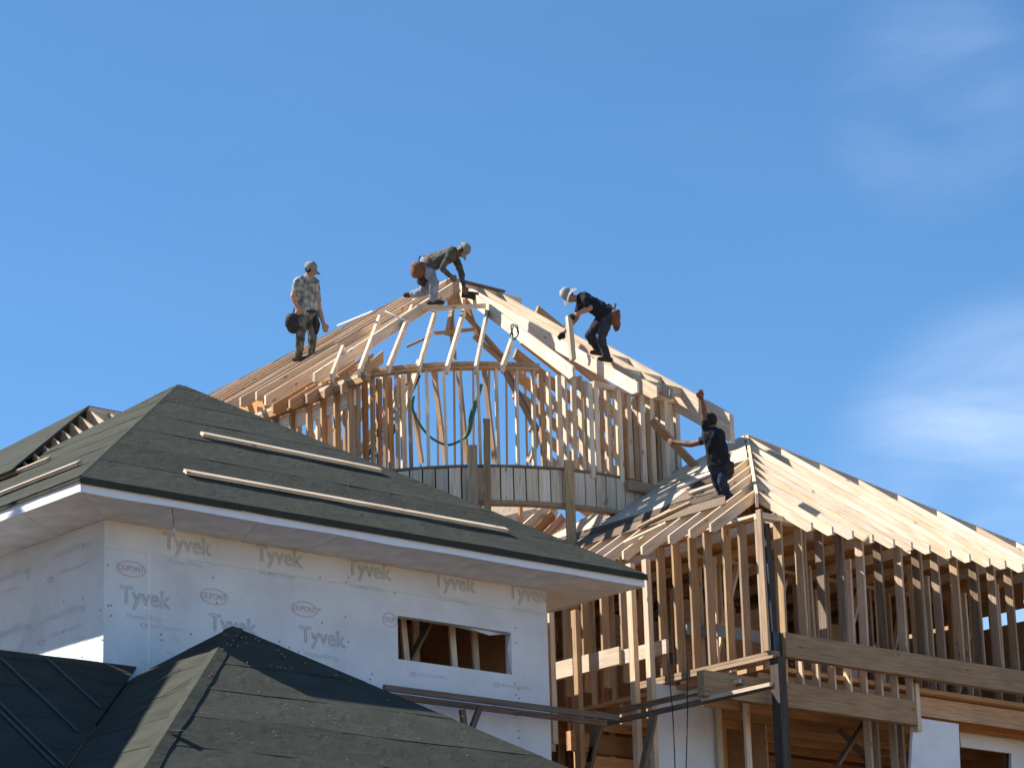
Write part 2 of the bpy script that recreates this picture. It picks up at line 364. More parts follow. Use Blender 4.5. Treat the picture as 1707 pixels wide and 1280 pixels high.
for lo, hi in (((XE+.03, YE+.03), (XE+EL-.03, YT-.01)), ((XE+.03, WY1+.01), (XE+EL-.03, YE+EL-.03)), ((XE+.03, YT-.009), (XT-.01, WY1+.009)), ((WX1+.01, YT-.009), (XE+EL-.03, WY1+.009))):
    box(house, 'soffit_sun_block', (*lo, ZS+.034), (*hi, ZS+.05), 'ply')  # unseen boards added above the soffit to stop sun leaking through its joints
def wavy_strip(name, p0, p1, z0, z1, out, mat, parent, amp=.012, th=.02, seed=0):
    p0 = Vector(p0); p1 = Vector(p1); n = 40; v = []; out = Vector(out)
    for i in range(n+1):
        c = p0.lerp(p1, i/n); o1 = amp*noise.noise(Vector((i*.35, seed, 0))); o2 = amp*noise.noise(Vector((i*.3, seed, 5))); o3 = amp*1.2*noise.noise(Vector((i*.22, seed, 9)))
        v += [c+out*o1+Vector((0, 0, z1)), c+out*(o2+.006)+Vector((0, 0, z0+o3)), c-out*th+Vector((0, 0, z0+o3)), c-out*th+Vector((0, 0, z1))]
    f = []
    for i in range(n):
        a = i*4; b = a+4
        for k in range(4): f.append((a+k, a+(k+1) % 4, b+(k+1) % 4, b+k))
    f += [(0, 3, 2, 1), (n*4, n*4+1, n*4+2, n*4+3)]
    return world_mesh(name, v, f, mat, parent, False)
wavy_strip('fascia', (XE, YE, 0), (XE+EL, YE, 0), ZS-.015, ZS+.085, (0, -1, 0), 'white', house, .010, .025, 1)
wavy_strip('fascia', (XE, YE+EL, 0), (XE, YE+.026, 0), ZS-.01, ZS+.14, (-1, 0, 0), 'white', house, .010, .025, 2)
wavy_strip('fascia', (XE+EL, YE+.026, 0), (XE+EL, YE+EL, 0), ZS-.01, ZS+.14, (1, 0, 0), 'white', house, .010, .025, 3)
# roof
apx = Vector((XE+HALF, YE+HALF, ZA))
c4 = [Vector((XE-.03, YE-.03, ZE-.02)), Vector((XE+EL+.03, YE-.03, ZE-.02)), Vector((XE+EL+.03, YE+EL+.03, ZE-.02)), Vector((XE-.03, YE+EL+.03, ZE-.02))]
roofT = world_mesh('roof', c4+[Vector((*(q.xy), ZE-.05)) for q in c4]+[apx-Vector((0, 0, .02))],
                   [(0, 1, 8), (1, 2, 8), (3, 0, 8), (0, 4, 5, 1), (1, 5, 6, 2), (3, 7, 4, 0)], 'felt', house)
for k in range(21):                                    # the rear slope is still open rafters
    x = XE+.25+k*.42; r_ = min(x-XE, XE+EL-x)
    rafter(house, (x, YE+EL-r_, ZE+P*r_-.04), (x, YE+EL, ZE-.04), .04, .16)
SL = math.hypot(1, P); sm = HALF*SL
usY = Vector((0, 1, P))/SL; usX = Vector((1, 0, P))/SL
ax_ = lambda s: s/SL; bx_ = lambda s: EL-s/SL
felt_plane(roofT, (XE, YE-.03, ZE-.012), (1, 0, 0), usY, sm, ax_, bx_, 1)
felt_plane(roofT, (XE-.03, YE, ZE-.012), (0, 1, 0), usX, sm, ax_, bx_, 2)
felt_plane(roofT, (XE+EL+.03, YE, ZE-.012), (0, 1, 0), Vector((-1, 0, P))/SL, sm, ax_, bx_, 3)
scatter_caps(roofT, (XE, YE, ZE), (1, 0, 0), usY, sm, ax_, bx_, 60, 'cap', .009)
scatter_caps(roofT, (XE, YE, ZE), (0, 1, 0), usX, sm, ax_, bx_, 45, 'cap', .009)
for (hx, hy) in ((1, 1), (-1, 1), (1, -1), (-1, -1)):      # hip caps of folded felt
    cx, cy = (XE if hx > 0 else XE+EL), (YE if hy > 0 else YE+EL)
    a0 = Vector((cx, cy, ZE)); d = (apx-a0); l1 = Vector((-hx, 0, -P*0))*0
    v = []; f = []; n = 22
    for i in range(n+1):
        c = a0+d*(.985*i/n)+Vector((0, 0, .013+.004*noise.noise(Vector((i*.6, hx*3, hy)))))
        w_ = .13+.02*noise.noise(Vector((i*.4, 4, hx)))
        v += [c+Vector((hx*w_, -hy*0, -0.004))*1, c+Vector((0, 0, .006)), c+Vector((0, hy*w_, -.004))]
    for i in range(n):
        f += [(3*i, 3*i+1, 3*i+4, 3*i+3), (3*i+1, 3*i+2, 3*i+5, 3*i+4)]
    world_mesh('hip_cap', v, f, 'felt', roofT, False)
wavy_strip('drip_felt', (XE, YE-.036, 0), (XE+EL+.03, YE-.036, 0), ZS+.075, ZE-.005, (0, -1, 0), 'felt', roofT, .006, .006, 6)
# window reveal, torn wrap flaps and framing seen inside
rv = slab(house, 'window_flap', [(wx1-.002, YT+.1, wz1), (wx1-.002, YT-.004, wz1), (wx1-.05, YT+.02, (wz0+wz1)/2+.05), (wx1-.002, YT-.004, wz0), (wx1-.002, YT+.1, wz0)], (-1, 0, 0), .004, 'wrap')
slab(house, 'window_flap', [(wx1-.9, YT+.1, wz1-.003), (wx1, YT+.1, wz1-.003), (wx1, YT-.003, wz1-.003), (wx1-.35, YT+.03, wz1-.07), (wx1-.7, YT+.01, wz1-.02)], (0, 0, 1), .004, 'wrap')
for i in range(14):
    x = 22.3+i*.4064+jit(.05); y = YT+1.2+.5*(i % 3)
    beam(house, 'stud', (x, y, 8.5), (x, y, 10.6), .09, .04, 'lumber', (0, 1, 0))
for x in (23.62, 23.95, 24.75, 25.2): beam(house, 'stud', (x, YT+.55+jit(.2), 8.5), (x+jit(.05), YT+.55, 10.5), .09, .04, 'lumber', (0, 1, 0))
beam(house, 'brace', (23.9, YT+.9, 8.55), (25.1, YT+.95, 10.4), .04, .13, 'lumber_shade', (0, 1, 0))
slab(house, 'inner_panel', [(19.5, YT+2.7, 8.5), (25.9, YT+2.7, 8.5), (25.9, YT+2.7, 10.3), (19.5, YT+2.7, 10.3)], (0, -1, 0), .02, 'ply')
# overlapping sheets of wrap
slab(house, 'wrap_lap', [(XT+.62, YT-.0035, 8.0), (XT+.66, YT-.0035, 8.0), (XT+.67, YT-.0035, 9.98), (XT+.62, YT-.0035, 9.98)], (0, -1, 0), .003, 'white')
wavy_strip('wrap_lap', (XT+.02, YT-.004, 0), (WX1-.02, YT-.004, 0), 9.955, 9.967, (0, -1, 0), 'white', house, .003, .003, 21)
# printed lettering on the wrap
def text_mesh(name, body, size, mat, parent, mw, shear=0, sx=1, outline=False):
    cu = bpy.data.curves.new(name, 'FONT'); cu.body = body; cu.size = size; cu.align_x = 'CENTER'; cu.align_y = 'CENTER'; cu.shear = shear; cu.resolution_u = 3
    if outline: cu.fill_mode = 'NONE'; cu.bevel_depth = size*.022; cu.bevel_resolution = 0
    t = bpy.data.objects.new(name, cu); COL.objects.link(t)
    dg = bpy.context.evaluated_depsgraph_get(); me = bpy.data.meshes.new_from_object(t.evaluated_get(dg)); bpy.data.objects.remove(t); bpy.data.curves.remove(cu)
    me.materials.clear(); me.materials.append(M[mat]); me.name = name
    if outline: me.transform(Matrix.Diagonal((1, 1, .12, 1)))
    if sx != 1: me.transform(Matrix.Diagonal((sx, 1, 1, 1)))
    return me
_tm = {}
def printed(name, body, size, mat, parent, mw, outline=False, sx=1):
    key = (body, size, mat, outline, sx)
    if key not in _tm: _tm[key] = text_mesh(name, body, size, mat, parent, mw, 0, sx, outline)
    o = bpy.data.objects.new(name, _tm[key]); COL.objects.link(o); place(o, parent, mw); return o
MWF = Matrix(((1, 0, 0), (0, 0, -1), (0, 1, 0))).to_4x4()       # text facing -Y
MWL = Matrix(((0, 0, -1), (-1, 0, 0), (0, 1, 0))).to_4x4()      # text facing -X
def put(mwb, loc): 
    m_ = mwb.copy(); m_.translation = loc; return m_
def oval(parent, mwb, loc, w, h):
    v = []; f = []; n = 28
    for k in range(n):
        a = 2*math.pi*k/n
        v.append((w/2*math.cos(a), h/2*math.sin(a), 0)); 
    for k in range(n):
        a = 2*math.pi*k/n
        v.append(((w/2-.012)*math.cos(a), (h/2-.012)*math.sin(a), 0))
    for k in range(n): f.append((k, (k+1) % n, n+(k+1) % n, n+k))
    return mesh_obj('logo_oval', v, f, 'ink_red', parent, put(mwb, loc))
def fw(px, off=.004): return on_axis(px, 1, YT-off)
def lw(px, off=.004): return on_axis(px, 0, XT-off)
for px in ((312, 908), (465, 928), (615, 950), (757, 971), (880, 990)):
    p_ = fw(px); printed('lettering', 'Tyvek', .29, 'ink_grey', wallF, put(MWF, p_), True)
    q_ = p_+Vector((-.02, -.001, -.23)); printed('lettering', 'HomeWrap', .105, 'ink_grey', wallF, put(MWF, q_), False, 1.05)
for k, px in enumerate(((219, 948), (357, 994), (508, 1015), (650, 1033))):
    p_ = fw(px)
    if k == 3: p_.x = wx0-.13
    oval(wallF, MWF, p_, .42 if k < 3 else .24, .20); printed('lettering', 'DUPONT' if k < 3 else 'DUP', .105, 'ink_red', wallF, put(MWF, p_+Vector((0, -.001, 0))), False, .85)
    if k < 3:
        q_ = p_+Vector((.28, 0, -.33)) if k else p_+Vector((.2, 0, -.33))
        printed('lettering', 'Tyvek', .29, 'ink_grey', wallF, put(MWF, q_), True)
        printed('lettering', 'HomeWrap', .105, 'ink_grey', wallF, put(MWF, q_+Vector((0, -.001, -.24))), False, 1.05)
for px in ((240, 1042), (688, 1123), (828, 1141)):
    p_ = fw(px); oval(wallF, MWF, p_, .10, .06); printed('lettering', 'DuPont Tyvek HomeWrap', .055, 'ink_grey', wallF, put(MWF, p_+Vector((.34, 0, .01))), False, .85)
for px, s_ in (((120, 915), 0), ((18, 958), 0), ((110, 1020), 0), ((20, 1050), 0), ((110, 1050), 1), ((125, 945), 1), ((10, 985), 1)):
    p_ = lw(px)
    if s_ == 0: printed('lettering', 'HomeWrap', .14, 'ink_grey', wallL, put(MWL, p_), False, 1.3)
    else:
        printed('lettering', 'DuPont Tyvek HomeWrap', .06, 'ink_grey', wallL, put(MWL, p_), False, 1); oval(wallL, MWL, p_+Vector((0, .55, -.05)), .14, .07)
def staples():
    v = []; f = []
    def dot(c, a, b, r):
        i0 = len(v)
        for k in range(6):
            t = k*math.pi/3; v.append(c+a*math.cos(t)*r+b*math.sin(t)*r)
        f.append(tuple(range(i0, i0+6)))
    for i in range(70):
        x = random.choice([XT+.08, *[XT+.4064*k for k in range(1, 17)]])+jit(.04); z = random.uniform(7.6, ZS-.08)
        if wx0-.06 < x < wx1+.06 and wz0-.05 < z < wz1+.05: continue
        dot(Vector((x, YT-.006, z)), Vector((1, 0, 0)), Vector((0, 0, 1)), .011)
    o = world_mesh('staples', v, f, 'staple', wallF); tag(o, kind='stuff')
    v.clear(); f.clear()
    for i in range(40):
        y = YT+.4064*random.randrange(0, 12)+jit(.04)+.05; z = random.uniform(7.8, ZS-.08)
        dot(Vector((XT-.006, y, z)), Vector((0, -1, 0)), Vector((0, 0, 1)), .011)
    o = world_mesh('staples', v, f, 'staple', wallL); tag(o, kind='stuff')
staples()
# loose boards laid on the felt roof
def on_front_roof(px): return on_plane(px, (XE, YE, ZE+.02), (0, -P, 1))
def on_left_roof(px): return on_plane(px, (XE, YE, ZE+.02), (-P, 0, 1))
def roof_board(pa, pb, nrm, label, parent_fn):
    a, b = parent_fn(pa), parent_fn(pb); n = Vector(nrm).normalized(); a += n*.035; b += n*.035
    c = (a+b)/2; o = beam(None, 'roof_board', a, b, .085, .04, 'lumber', n)
    return tag(o, label, 'board', 'boards laid on the felt roof')
roof_board((335, 727), (632, 787), (0, -P, 1), 'shorter pale board on the right felt slope, higher one', on_front_roof)
roof_board((307, 790), (843, 887), (0, -P, 1), 'long pale board on the right felt slope near the eave', on_front_roof)
roof_board((134, 775), (-190, 902), (-P, 0, 1), 'pale board on the left felt slope, lower one near the eave', on_left_roof)
roof_board((84, 768), (-150, 862), (-P, 0, 1), 'pale board on the left felt slope, upper one cut by the frame', on_left_roof)
# ================================================================== low house in front: pyramid roof and side gable roof
BA = Vector((19.998, 27.692, 8.912)); RB = 5.4
low = thing('low_house', (BA.x, BA.y-2, 0), 'low house with dark felt roofs in front of the white wall', 'house')
zb = BA.z-RB*P
bb = [Vector((BA.x-RB, BA.y-RB, zb)), Vector((BA.x+RB, BA.y-RB, zb)), Vector((BA.x+1.165+0, YT-.02, BA.z-1.165*P)), Vector((BA.x-.87, BA.y+.87, BA.z-.87*P))]
# front (-Y) plane
dn = Vector((0, 0, .03))
hip2_end = bb[1]; 
roofB = world_mesh('roof', [BA-dn, bb[0]-dn, bb[1]-dn, Vector((BA.x+RB, YT-.03, zb))-dn, Vector((BA.x+1.16, YT-.03, BA.z-1.16*P))-dn, Vector((BA.x-1.16, YT-.03, BA.z-1.16*P))-dn, Vector((14.6, 24.05, BA.z-P*(BA.x-14.6)))-dn, Vector((19.13, 28.56, BA.z-P*(BA.x-19.13)))-dn,
                              Vector((bb[0].x, bb[0].y, zb-.15)), Vector((bb[1].x, bb[1].y, zb-.15)), Vector((BA.x+RB, YT-.03, zb-.15))],
                   [(0, 1, 2), (0, 2, 3, 4), (0, 4, 5), (0, 5, 7, 6, 1), (1, 8, 9, 2), (2, 9, 10, 3)], 'felt', low)
smB = RB*SL
felt_plane(roofB, bb[0]-Vector((0, 0, .02)), (1, 0, 0), usY, smB, lambda s: s/SL, lambda s: 2*RB-s/SL, 11, .86, .011)
# left (-X) plane: from hip to valley
vy = 9.43
def bl_a(s): return s/SL
def bl_b(s):
    x = BA.x-RB+s/SL; y = x+vy; y = min(y, BA.y + (BA.x-x)); return max(y-(BA.y-RB), bl_a(s)+.001)
felt_plane(roofB, bb[0]-Vector((0, 0, .02)), (0, 1, 0), usX, smB, bl_a, bl_b, 12, .86, .010)
scatter_caps(roofB, bb[0], (1, 0, 0), usY, smB, lambda s: s/SL, lambda s: 2*RB-s/SL, 110, 'cap', .010)
v = []; f = []
for i in range(25):
    c = bb[0].lerp(BA, .985*i/24)+Vector((0, 0, .008+.005*noise.noise(Vector((i*.7, 1, 1)))))
    w_ = .16+.05*noise.noise(Vector((i*.5, 2, 1)))
    v += [c+Vector((w_, 0, -.006)), c+Vector((0, 0, .008)), c+Vector((0, w_, -.006))]
for i in range(24): f += [(3*i, 3*i+1, 3*i+4, 3*i+3), (3*i+1, 3*i+2, 3*i+5, 3*i+4)]
world_mesh('hip_cap', v, f, 'felt', roofB, False)
# a torn flap of felt on the hip
fp = on_plane((292, 1222), BA, (0, -P, 1))
slab(roofB, 'felt_flap', [fp+Vector((-.12, -.03, .02)), fp+Vector((.01, .01, .045)), fp+Vector((.05, -.1, .025)), fp+Vector((-.06, -.15, .0))], (0, -.4, 1), .01, 'felt')
# gable roof A, ridge along X, meeting B in a valley
zr = BA.z-P*(BA.x-19.13)+P*(28.9-28.56); YR = 28.93-.08
def za(y): return zr-P*(YR-y)
RA = 5.2
roofA = world_mesh('roof', [Vector((9, YR, zr-.03)), Vector((YR-vy, YR, zr-.03)), Vector((YR-RA-vy, YR-RA, za(YR-RA)-.03)), Vector((9, YR-RA, za(YR-RA)-.03)), Vector((9, YR-RA, za(YR-RA)-.2)), Vector((YR-RA-vy, YR-RA, za(YR-RA)-.2)), Vector((9, YR+4, zr-4*P-.03)), Vector((XT-.05, YR+4, zr-4*P-.03)), Vector((XT-.05, YR, zr-.03))],
                   [(0, 3, 2, 1), (3, 4, 5, 2), (0, 8, 7, 6)], 'felt', low)
smA = RA*SL
felt_plane(roofA, Vector((9, YR-RA, za(YR-RA)-.02)), (1, 0, 0), usY, smA, lambda s: 0.0, lambda s: (YR-RA+s/SL)-vy-9, 14, .86, .006)
for (pa, pb) in (((-95, 1079), (135, 1279)), ((0, 1095), (150, 1220)), ((78, 1096), (182, 1180)), ((-10, 1175), (110, 1278))):
    a = on_plane(pa, (9, YR, zr+.012), (0, -P, 1)); b = on_plane(pb, (9, YR, zr+.012), (0, -P, 1))
    b.x = a.x; beam(roofA, 'batten', a, b, .035, .012, 'batten', (0, -P, 1))
for (pa, pb) in (((250, 1144), (300, 1112)), ((265, 1162), (318, 1130)), ((212, 1195), (245, 1176))):
    a = on_plane(pa, BA+Vector((0, 0, .02)), (-P, 0, 1)); b = on_plane(pb, BA+Vector((0, 0, .02)), (-P, 0, 1))
    beam(roofB, 'batten', a, b, .022, .008, 'batten', (-P, 0, 1))
box(low, 'wall', (BA.x-RB+.8, BA.y-RB+.8, 0), (BA.x+RB-.8, YT-.04, zb+.25), 'wrap')
box(low, 'wall', (9.6, YR-RA+.7, 0), (BA.x-RB+.79, YR-.3, za(YR-RA)+.2), 'wrap')
# ================================================================== unseen gable house left of the frame, shaped to cast the shadow on the low roofs
nb = thing('unseen_gable_house', (10, 34, 0), 'unseen tall gable house outside the frame at far left, shaped to shade the low roofs', 'house')
gy, gz = 34.2, 17.55; ge = 28.0
box(nb, 'wall', (5.5, 29.0, 0), (12.9, 39.4, 12.1), 'wrap')
world_mesh('gable_wall', [(12.9, 29.0, 12.1), (12.9, 39.4, 12.1), (12.9, gy, gz-.2), (5.5, 29, 12.1), (5.5, 39.4, 12.1), (5.5, gy, gz-.2)], [(0, 1, 2), (3, 5, 4), (0, 2, 5, 3), (1, 4, 5, 2)], 'wrap', nb)
sl_ = (gz-11.2)/(gy-ge)
for s in (-1, 1):
    y0 = gy+s*(gy-ge)
    slab(nb, 'roof', [(5, y0, 11.2), (13.0, y0, 11.2), (13.0, gy, gz), (5, gy, gz)], (0, s*sl_, 1), .12, 'felt')
# ================================================================== hip roof behind, half covered, upper left
PA = at((148, 676), 44)
rr_ = thing('rear_roof', (PA.x, PA.y, 0), 'half-felted hip roof with open rafters behind the felt roof', 'roof')
RR = 3.4
cA = PA+Vector((-RR, -RR, -RR*P)); cB = PA+Vector((-RR, RR, -RR*P))
slab(rr_, 'felt_sheet', [PA, cB, cA], (-P, 0, 1), .03, 'felt')
slab(rr_, 'felt_sheet', [PA+Vector((.9, 0, 0)), PA+Vector((.9+RR, RR, -RR*P)), cB, PA], (0, P, 1), .03, 'felt')
for k in range(-2, 9):
    x = -.05-.4064*k
    top = PA+Vector((x, min(x, 0), P*min(x, 0)-.04)); tl = PA+Vector((x, -RR-.2, -P*(RR+.2)-.04))
    if top.y-tl.y > .3: rafter(rr_, top, tl, .04, .19)
beam(rr_, 'ridge_board', PA+Vector((-.02, 0, -.1)), PA+Vector((.95, 0, -.1)), .04, .16)
for a, b in (((-RR+.5, -RR+.5), (-RR+.5, RR-.5)), ((-RR+.5, -RR+.5), (RR-.5, -RR+.5))):
    beam(rr_, 'plate', PA+Vector((*a, -RR*P-.1)), PA+Vector((*b, -RR*P-.1)), .09, .08)
    for i in range(7):
        t = i/6; q = PA+Vector((a[0]+(b[0]-a[0])*t, a[1]+(b[1]-a[1])*t, -RR*P-.14)); beam(rr_, 'stud', Vector((q.x, q.y, 5)), q, .09, .04)
# ================================================================== open framed wing on the right
WA = Vector((28.655, 26.347, 11.092)); WC = Vector((27.647, 26.347, 11.092)); RW = 3.899; WAP = Vector((31.546, 30.246, 13.692)); OC = .4064
wing = thing('framed_wing', (WC.x+.6, WC.y+.6, 0), 'open timber framed wing with pale hip rafters at the right', 'framing')
for k in range(0, 17):
    x = WA.x+OC*k
    yt = WC.y+(x-WC.x) if x < WAP.x else WAP.y-(x-WAP.x)
    if yt-WC.y < .35: continue
    zt = WC.z+P*(yt-WC.y)
    t0 = jit(.03) if k > 3 else 0
    rafter(wing, (x, yt-.02, zt-.013), (x, WC.y-t0, WC.z-P*t0), .038, .172+jit(.004))
for k in range(1, 18):
    y = 27.0+OC*k
    xt = WC.x+(y-WC.y) if y < WAP.y else WAP.x-(y-WAP.y)
    if xt-WC.x < .35: continue
    t0 = .12 if k < 4 else jit(.03)
    rafter(wing, (xt-.02, y, WC.z+P*(xt-WC.x)-.013), (WC.x+t0, y, WC.z+P*t0), .038, .172)
def hipr(a, b, n='hip_rafter'):
    return rafter(wing, b, a, .04, .2, 'lumber', False, n)
hipr(WC+Vector((.86, .86, .86*P)), WAP)
hipr(WC+Vector((2*RW, 0, 0)), WAP)
hipr(WC+Vector((0, 2*RW, 0)), WAP)
hipr(WC+Vector((2*RW, 2*RW, 0)), WAP)
for k in range(1, 9):                                    # rear planes, a few rafters
    for sgn in (0, 1):
        r_ = .42*k+.3
        if sgn: rafter(wing, WAP+Vector((RW-r_, RW-r_, -P*(RW-r_)-.02)) if False else (WAP.x+jit(0)+RW-r_, WAP.y+RW-r_, WAP.z-P*(RW-r_)-.013), (WAP.x+RW-r_, WAP.y+RW, WAP.z-P*RW), .038, .17)
# sheathing on the upper part of the left slope
def lp(x, y, up=.004): return Vector((WC.x+x, WC.y+y, WC.z+P*x+up+.012))
slab(wing, 'sheathing_panel', [lp(2.55, 2.62), lp(3.86, 3.93), lp(3.86, 4.0), lp(2.6, 5.1)], (-P, 0, 1), .012, 'lumber')
slab(wing, 'sheathing_panel', [lp(1.45, 3.3), lp(2.5, 3.3), lp(2.5, 5.15), lp(1.45, 6.2)], (-P, 0, 1), .012, 'lumber')
slab(wing, 'sheathing_panel', [lp(.3, 4.95), lp(1.4, 4.95), lp(1.4, 6.2), lp(.3, 7.3)], (-P, 0, 1), .012, 'lumber')
rA = WAP+Vector((0, 0, .02)); rB = WC+Vector((0, 2*RW, 0)); rC = WC+Vector((2*RW, 2*RW, 0)); rD = WC+Vector((2*RW, 0, 0))
for t0, t1 in ((0, .33), (.33, .66), (.66, 1)):            # rear slopes are already sheathed, in courses
    for (p, q, n_) in ((rC, rB, (0, P, 1)), (rD, rC, (P, 0, 1))):
        slab(wing, 'sheathing_panel', [p.lerp(rA, t0), q.lerp(rA, t0), q.lerp(rA, t1-.004), p.lerp(rA, t1-.004)], n_, .015, 'ply')
for i, (x0, x1, ya, yb) in enumerate(((.75, 1.12, 1.35, 5.6), (1.16, 1.42, 1.75, 5.9), (1.47, 1.9, 2.0, 3.26), (1.95, 2.36, 2.45, 3.2))):  # dark boards stand in for the shadow on the lower left slope
    slab(wing, 'slope_shadow_board', [lp(x0, ya+.02), lp(x1, ya+x1-x0), lp(x1, yb), lp(x0, yb+.25*(i % 2))], (-P, 0, 1), .018, 'post_dark' if i % 2 else 'lumber_old_shade')
YW = WC.y+.5; XW = WC.x+.55
ZB1, ZB0 = 9.62, 9.285                                # beam under the studs
ztp = WC.z+P*.5-.172-.05
# right wall (faces -Y)
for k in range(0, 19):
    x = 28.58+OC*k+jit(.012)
    beam(wing, 'stud', (x+jit(.012), YW+.07, ZB1), (x+jit(.02), YW+.07, ztp), .14, .038, random.choice(['lumber_shade', 'lumber_old_shade', 'lumber_shade', 'lumber_mid']), (1, 0, 0))
    if random.random() < .45: beam(wing, 'jack_stud', (x+.05+jit(.008), YW+.075, ZB1), (x+.055+jit(.02), YW+.075, ztp-random.choice((0, 0, .3, .55))), .13, .038, 'lumber_shade', (1, 0, 0))
for dz in (0, .04): beam(wing, 'top_plate', (XW, YW+.07, ztp+.019+dz), (XW+7.4, YW+.07, ztp+.019+dz), .14, .038)
beam(wing, 'beam', (28.4, YW-.06, (ZB0+ZB1)/2), (36.2, YW-.06, (ZB0+ZB1)/2), .13, ZB1-ZB0-.004, 'lumber_shade')
beam(wing, 'beam_block', (28.235, YW+.04, (ZB0+ZB1)/2+.02), (28.39, YW+.04, (ZB0+ZB1)/2+.02), .2, .3, 'steel')
# left wall (faces -X)
for k in range(0, 7):
    y = 26.98+OC*.8*k+jit(.02)
    beam(wing, 'stud', (XW+.07, y, 9.36), (XW+.07+jit(.01), y+jit(.02), ztp+.02), .038, .14, 'lumber_shade', (1, 0, 0))
beam(wing, 'sole_plate', (XW+.07, 26.78, 9.335), (XW+.07, 29.4, 9.335), .15, .04, 'lumber_shade')
beam(wing, 'sole_plate', (XW+.07, 26.78, 9.285), (XW+.07, 29.4, 9.285), .15, .05, 'lumber_shade')
beam(wing, 'top_plate', (XW+.07, 26.9, ztp+.06), (XW+.07, 33, ztp+.06), .14, .04)
for k in range(9):
    y = 29.7+OC*k; beam(wing, 'stud', (XW+.07, y, 9.4), (XW+.07, y, ztp+.02), .038, .14, 'lumber_shade', (1, 0, 0))
# corner: pale trimmed stud, steel post, lower post
beam(wing, 'corner_stud', (XW-.03, YW+.0, 9.36), (XW-.06, YW-.02, 11.3), .09, .04, 'lumber_shade', (1, 0, 0))
sp = on_axis((1283, 950), 1, YW+.35)
beam(wing, 'steel_post', (sp.x, sp.y, 9.3), (sp.x-.04, sp.y, 11.25), .09, .09, 'steel', (1, 0, 0))
pp = on_axis((1299, 1150), 1, YW-.03)
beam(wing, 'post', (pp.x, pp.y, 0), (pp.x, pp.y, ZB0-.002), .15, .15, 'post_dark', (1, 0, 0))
# lower beam and cripples
YB = YW+.25
bl = on_axis((1168, 1140), 1, YB); br = on_axis((1523, 1189), 1, YB)
zc = br.z
beam(wing, 'lower_beam', (bl.x, YB, zc), (br.x, YB, zc), .13, .34, 'lumber_shade')
for k in range(9):
    x = 28.75+k*.32; beam(wing, 'cripple_stud', (x, YB+.02, zc+.17), (x, YB+.02, ZB0+.1), .12, .038, 'lumber', (1, 0, 0))
beam(wing, 'end_post', (br.x+.06, YB, zc-.25), (br.x+.06, YB, ZB0), .1, .08, 'lumber', (1, 0, 0))
for k in range(5):
    x = br.x-.15+k*.27; beam(wing, 'stud', (x, YB+.75+.1*(k % 2), 4), (x, YB+.75+.1*(k % 2), ZB0+.1), .12, .04, 'lumber', (1, 0, 0))
beam(wing, 'diagonal_brace', on_axis((1395, 1275), 1, YB+.9), on_axis((1440, 1205), 1, YB+.9), .04, .1, 'lumber_old_shade', (0, 1, 0))
beam(wing, 'diagonal_brace', on_axis((1455, 1275), 1, YB+1.0), on_axis((1400, 1215), 1, YB+1.0), .04, .1, 'lumber_old_shade', (0, 1, 0))
# decks, joists and inner partitions
box(wing, 'floor_deck', (28.45, 27.15, 9.20), (37.6, 33.8, 9.26), 'ply')
for i in range(11):                                    # attic boards over the ceiling joists, added to keep sun off the studs
    y = 27.5+i*.57; slab(wing, 'attic_shade_board', [(28.75, y, 11.46), (35.2, y, 11.46), (35.2, y+.555, 11.46), (28.75, y+.555, 11.46)], (0, 0, 1), .02, 'ply')
for k in range(12):
    y = 27.3+k*.55; beam(wing, 'joist', (28.45, y, 9.03), (37.6, y, 9.03), .045, .28, 'ply')
box(wing, 'floor_deck', (28.4, 27.2, 5.9), (35.6, 33.8, 5.98), 'ply')
for k, (yy, x0, x1) in enumerate(((29.6, 29.3, 35.4), (31.6, 28.6, 35.4), (33.6, 28.4, 35.5))):
    n = int((x1-x0)/OC)
    for i in range(n):
        if k == 0 and i in (3, 4, 8): continue
        x = x0+i*OC; beam(wing, 'stud', (x, yy, 9.26), (x, yy, 11.35+jit(.15)), .09, .038, 'lumber', (1, 0, 0))
    beam(wing, 'top_plate', (x0, yy, 11.4), (x1, yy, 11.4), .09, .06)
    n2 = int((x1-x0)/1.22)
    for i in range(n2):
        if (i+k) % 2 == 0 or k == 2:
            slab(wing, 'sheathing_panel', [(x0+i*1.22, yy+.06, 9.27), (x0+i*1.22+1.2, yy+.06, 9.27), (x0+i*1.22+1.2, yy+.06, 10.75+.2*(i % 2)), (x0+i*1.22, yy+.06, 10.75+.2*(i % 2))], (0, -1, 0), .02, 'ply')
for i in range(6):                                     # far end wall, boarded in sheets with a few gaps
    y = 27.0+i*1.2
    zz = 10.9 if i == 1 else 11.6
    slab(wing, 'sheathing_panel', [(35.5, y, 9.3), (35.5, y+1.18, 9.3), (35.5, y+1.18, zz), (35.5, y, zz)], (-1, 0, 0), .02, 'ply')
for i in range(6):
    x = 28.4+i*1.2; slab(wing, 'sheathing_panel', [(x, 33.9, 9.3), (x+1.18, 33.9, 9.3), (x+1.18, 33.9, 11.3), (x, 33.9, 11.3)], (0, -1, 0), .02, 'ply')
for i in range(7):                                    # ceiling joists
    x = 28.9+i*.95; beam(wing, 'ceiling_joist', (x, YW+.1, 11.33), (x, 33.6, 11.33), .04, .14, 'lumber')
for k in range(4):                                     # stacked grey boards on edge, stepped
    y = 28.6+k*.9; beam(wing, 'grey_board', (29.0+k*.3, y, 10.05+.22*(k % 2)), (34.8, y, 10.05+.22*(k % 2)), .03, .17, 'greywall')
for k in range(20):
    x = 28.75+k*.34+jit(.06); y = YW+random.choice((.85, 1.25, 1.9)); beam(wing, 'inner_stud', (x, y, 9.26), (x+jit(.04), y, 11.2+jit(.12)), .09, .038, random.choice(['lumber_warm', 'lumber_warm', 'ply', 'lumber']), (1, 0, 0))
